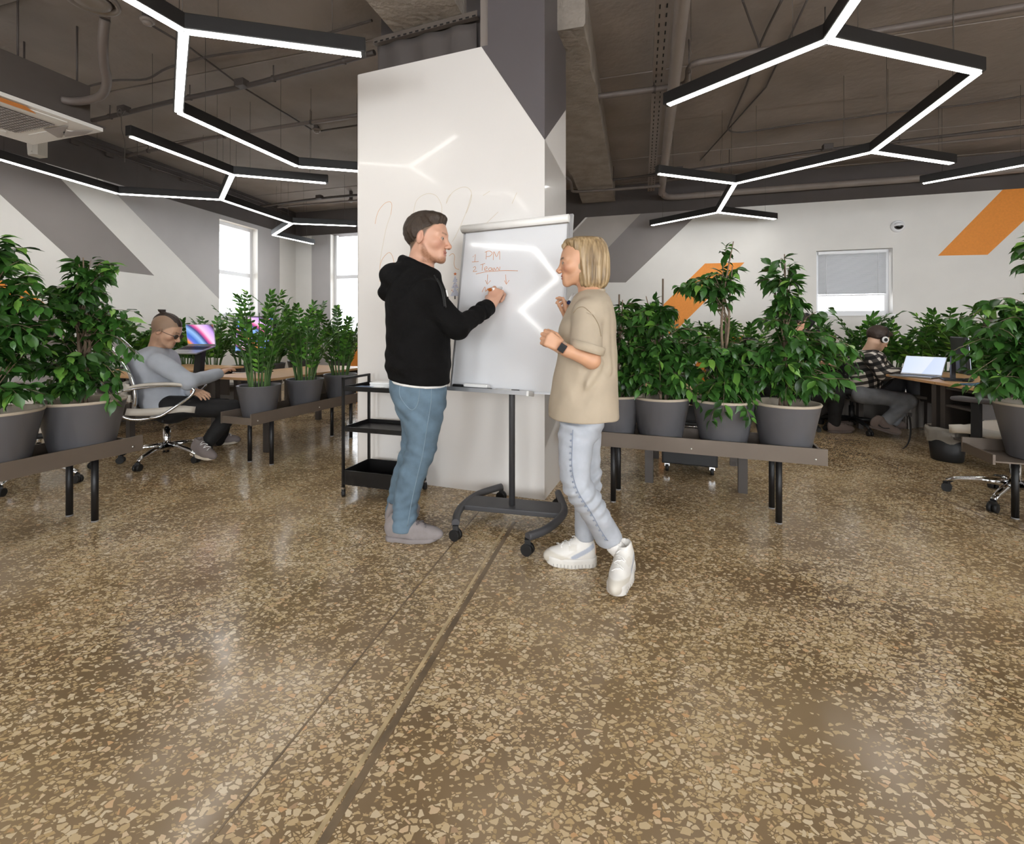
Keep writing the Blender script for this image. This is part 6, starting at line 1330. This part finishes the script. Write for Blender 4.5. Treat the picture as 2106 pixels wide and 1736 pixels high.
m_k1, m_k2 = M('taupe_canvas', '#7d7370', .8), M('cream_rubber', '#cfc3b0', .6)
q = W(412, 940, 4.06); make_shoe(PM, o1, (q.x, 4.06, .05), math.radians(-22), .30, m_k1, m_k2, m_wpl, pitch=math.radians(8)); q = W(452, 920, 4.68); make_shoe(PM, o1, (q.x, 4.68, 0), math.radians(10), .30, m_k1, m_k2, m_wpl)
# ---- person in the plaid shirt at the right desk
o2 = Vector((3.95, 5.3, 0)); h2 = (A3(W(1806, 697, 5.15)), rot(math.radians(-4), math.radians(26)), 1.02)
r2 = [(718, 1776, 1799, 5.2, .085), (727, 1760, 1808, 5.2, .17), (745, 1746, 1812, 5.2, .205), (770, 1740, 1808, 5.22, .20), (800, 1742, 1802, 5.25, .19), (816, 1747, 1802, 5.27, .18)]
a2 = [[A3(W(1790, 735, 4.99)), A3(W(1816, 770, 4.93)), A3(W(1850, 765, 4.84))], [A3(W(1796, 735, 5.38)), A3(W(1836, 768, 5.30)), A3(W(1862, 764, 5.05))]]
l2 = [[A3(W(1772, 812, 5.10)), A3(W(1866, 824, 4.98)), A3(W(1824, 866, 4.98))], [A3(W(1772, 812, 5.38)), A3(W(1862, 822, 5.40)), A3(W(1838, 866, 5.40))]]
hd2 = [(a2[0][2], A3(W(1870, 762, 4.80))-a2[0][2], A3((0, -.3, 1)), 1, [(.3, .4, .3)]*4, (.5, .3, .3), 1.05), (a2[1][2], A3((.9, -.2, -.05)), A3((0, -.2, 1)), -1, [(.3, .4, .3)]*4, (.5, .3, .3), 1.05)]
def col2(X): return head_colors(to_local(X, *h2), '#dcb498', '#b5776a', '#4a382c', .25, '#8a6b58', None, blush=.08)
def hair2(P):
    L = to_local(P, *h2); d = el(L, (-.020, 0, .045), (.112, .090, .100)); d = smin(d, el(L, (.055, 0, .085), (.05, .065, .035)), .02)+.003*nz3(L, 110.); xb = np.interp(L[:, 2], [-.08, -.05, -.02, .0, .03, .05, .07, .09], [-.075, -.055, -.03, .012, .026, .06, .085, .13]); return smax(smax(d, L[:, 0]-xb, .012), -.075-L[:, 2], .012)*1.02
m_plaid, t, b = newmat('plaid_flannel'); tc = t.add('ShaderNodeTexCoord'); sx = t.add('ShaderNodeSeparateXYZ'); t.ln(tc.outputs['Object'], sx.inputs[0])
u = t.math('ADD', t.math('MULTIPLY', sx.outputs[0], .9), t.math('ADD', t.math('MULTIPLY', sx.outputs[1], .75), t.math('MULTIPLY', sx.outputs[2], .32))); v = t.math('ADD', sx.outputs[2], t.math('MULTIPLY', sx.outputs[0], -.38))
fu = t.math('LESS_THAN', t.math('FRACT', t.math('MULTIPLY', u, 13.5)), .52); fv = t.math('LESS_THAN', t.math('FRACT', t.math('MULTIPLY', v, 13.5)), .52)
cpl = t.ramp(t.math('MULTIPLY', t.math('ADD', fu, fv), .5), [(0, lin('#d8d0c5')), (.33, lin('#46423f')), (.75, lin('#141314'))], 'CONSTANT'); t.ln(cpl, b.inputs['Base Color']); b.inputs['Roughness'].default_value = .9
PP = seated('person in a black and white plaid shirt with headphones at the right desk', o2, r2, a2, h2, l2, 0, m_plaid, M('grey_trousers', '#7a7c80', .85, var=.15, vs=16), 0, hd2, hair2, M('hair_dark_brown', '#3a2b22', .55, var=.3, vs=90, bump=.5, bs=150, bd=.004), col2)
hp = thing('headphones', 'white and black headphones worn by the person in the plaid shirt', 'headphones', hw(h2, (0, 0, 0)))
hof = hp.location.copy(); obj('headband', MB().tube([hw(h2, (.015+.0*k, .096*math.cos(a), -.005+.155*math.sin(a))) for k, a in enumerate(np.linspace(0, PI, 15))], .006, 8), m_blkp, hp, off=hof)
for s in (-1, 1):
    ax_ = (hw(h2, (0, s, 0))-hw(h2, (0, 0, 0))).normalized(); c = hw(h2, (.0, s*.086, -.008)); e = obj('ear_cup', MB().tube([c, c+ax_*.03], [.036, .033], 18), m_blkp, hp, off=hof); obj('cup_ring', MB().tube([c+ax_*.026, c+ax_*.034], [.036, .033], 18), m_wpl, e, off=hof); obj('cup_disc', MB().tube([c+ax_*.03, c+ax_*.037], .019, 16), m_blkp, e, off=hof)
m_k3, m_k4 = M('brown_suede', '#6d5f58', .85), M('brown_rubber', '#594d47', .7)
def swish(up, wl): obj('side_curve', MB().tube(spline([wl((-.06, -.043, .06)), wl((-.01, -.048, .04)), wl((.05, -.046, .055))], 5), .006, 6), m_blkp, up, off=o2)
q = W(1812, 880, 4.97); make_shoe(PP, o2, (q.x-.01, 4.97, .07), math.radians(-8), .31, m_k3, m_k4, m_k4, pitch=math.radians(16), extra=swish); q = W(1835, 870, 5.42); make_shoe(PP, o2, (q.x, 5.42, 0), math.radians(5), .30, m_k3, m_k4, m_k4)
# ---- person half hidden behind the right ficus
o3 = Vector((3.24, 5.35, 0)); h3 = (A3(W(1640, 664, 5.25)), rot(math.radians(0), math.radians(15)), 1.0)
r3 = [(690, 1624, 1648, 5.3, .085), (700, 1612, 1660, 5.3, .16), (725, 1606, 1666, 5.3, .19), (750, 1605, 1666, 5.3, .185), (785, 1606, 1668, 5.32, .18), (812, 1608, 1672, 5.35, .18)]
a3 = [[A3(W(1652, 708, 5.10)), A3(W(1662, 742, 5.04)), A3(W(1692, 742, 4.95))], [A3(W(1655, 708, 5.45)), A3(W(1672, 745, 5.45)), A3(W(1698, 745, 5.3))]]
l3 = [[A3(W(1640, 812, 5.22)), A3(W(1720, 812, 5.15)), A3(W(1715, 868, 5.2))], [A3(W(1640, 812, 5.45)), A3(W(1720, 812, 5.5)), A3(W(1715, 866, 5.5))]]
hd3 = [(a3[0][2], A3((1, -.1, -.05)), A3((0, -.3, 1)), 1, [(.3, .4, .3)]*4, (.5, .3, .3), 1.0), (a3[1][2], A3((1, -.1, -.05)), A3((0, -.3, 1)), -1, [(.3, .4, .3)]*4, (.5, .3, .3), 1.0)]
def col3(X): return head_colors(to_local(X, *h3), '#d9a88c', '#b5776a', '#4a382c', 0)
def hair3(P):
    L = to_local(P, *h3); d = el(L, (-.020, 0, .042), (.110, .087, .098))+.003*nz3(L, 110.); xb = np.interp(L[:, 2], [-.08, -.05, -.02, .0, .03, .05, .07, .09], [-.075, -.055, -.03, .012, .026, .06, .085, .13]); return smax(smax(d, L[:, 0]-xb, .012), -.075-L[:, 2], .012)
P3_ = seated('person in a white T-shirt half hidden behind the right ficus', o3, r3, a3, h3, l3, 0, M('white_jersey'), M('black_trousers'), 0, hd3, hair3, m_hd, col3, short=True)
for d_ in (5.2, 5.5): q = W(1722, 870, d_); make_shoe(P3_, o3, (q.x, d_, 0), 0., .29, m_k3, m_k4, m_k4)
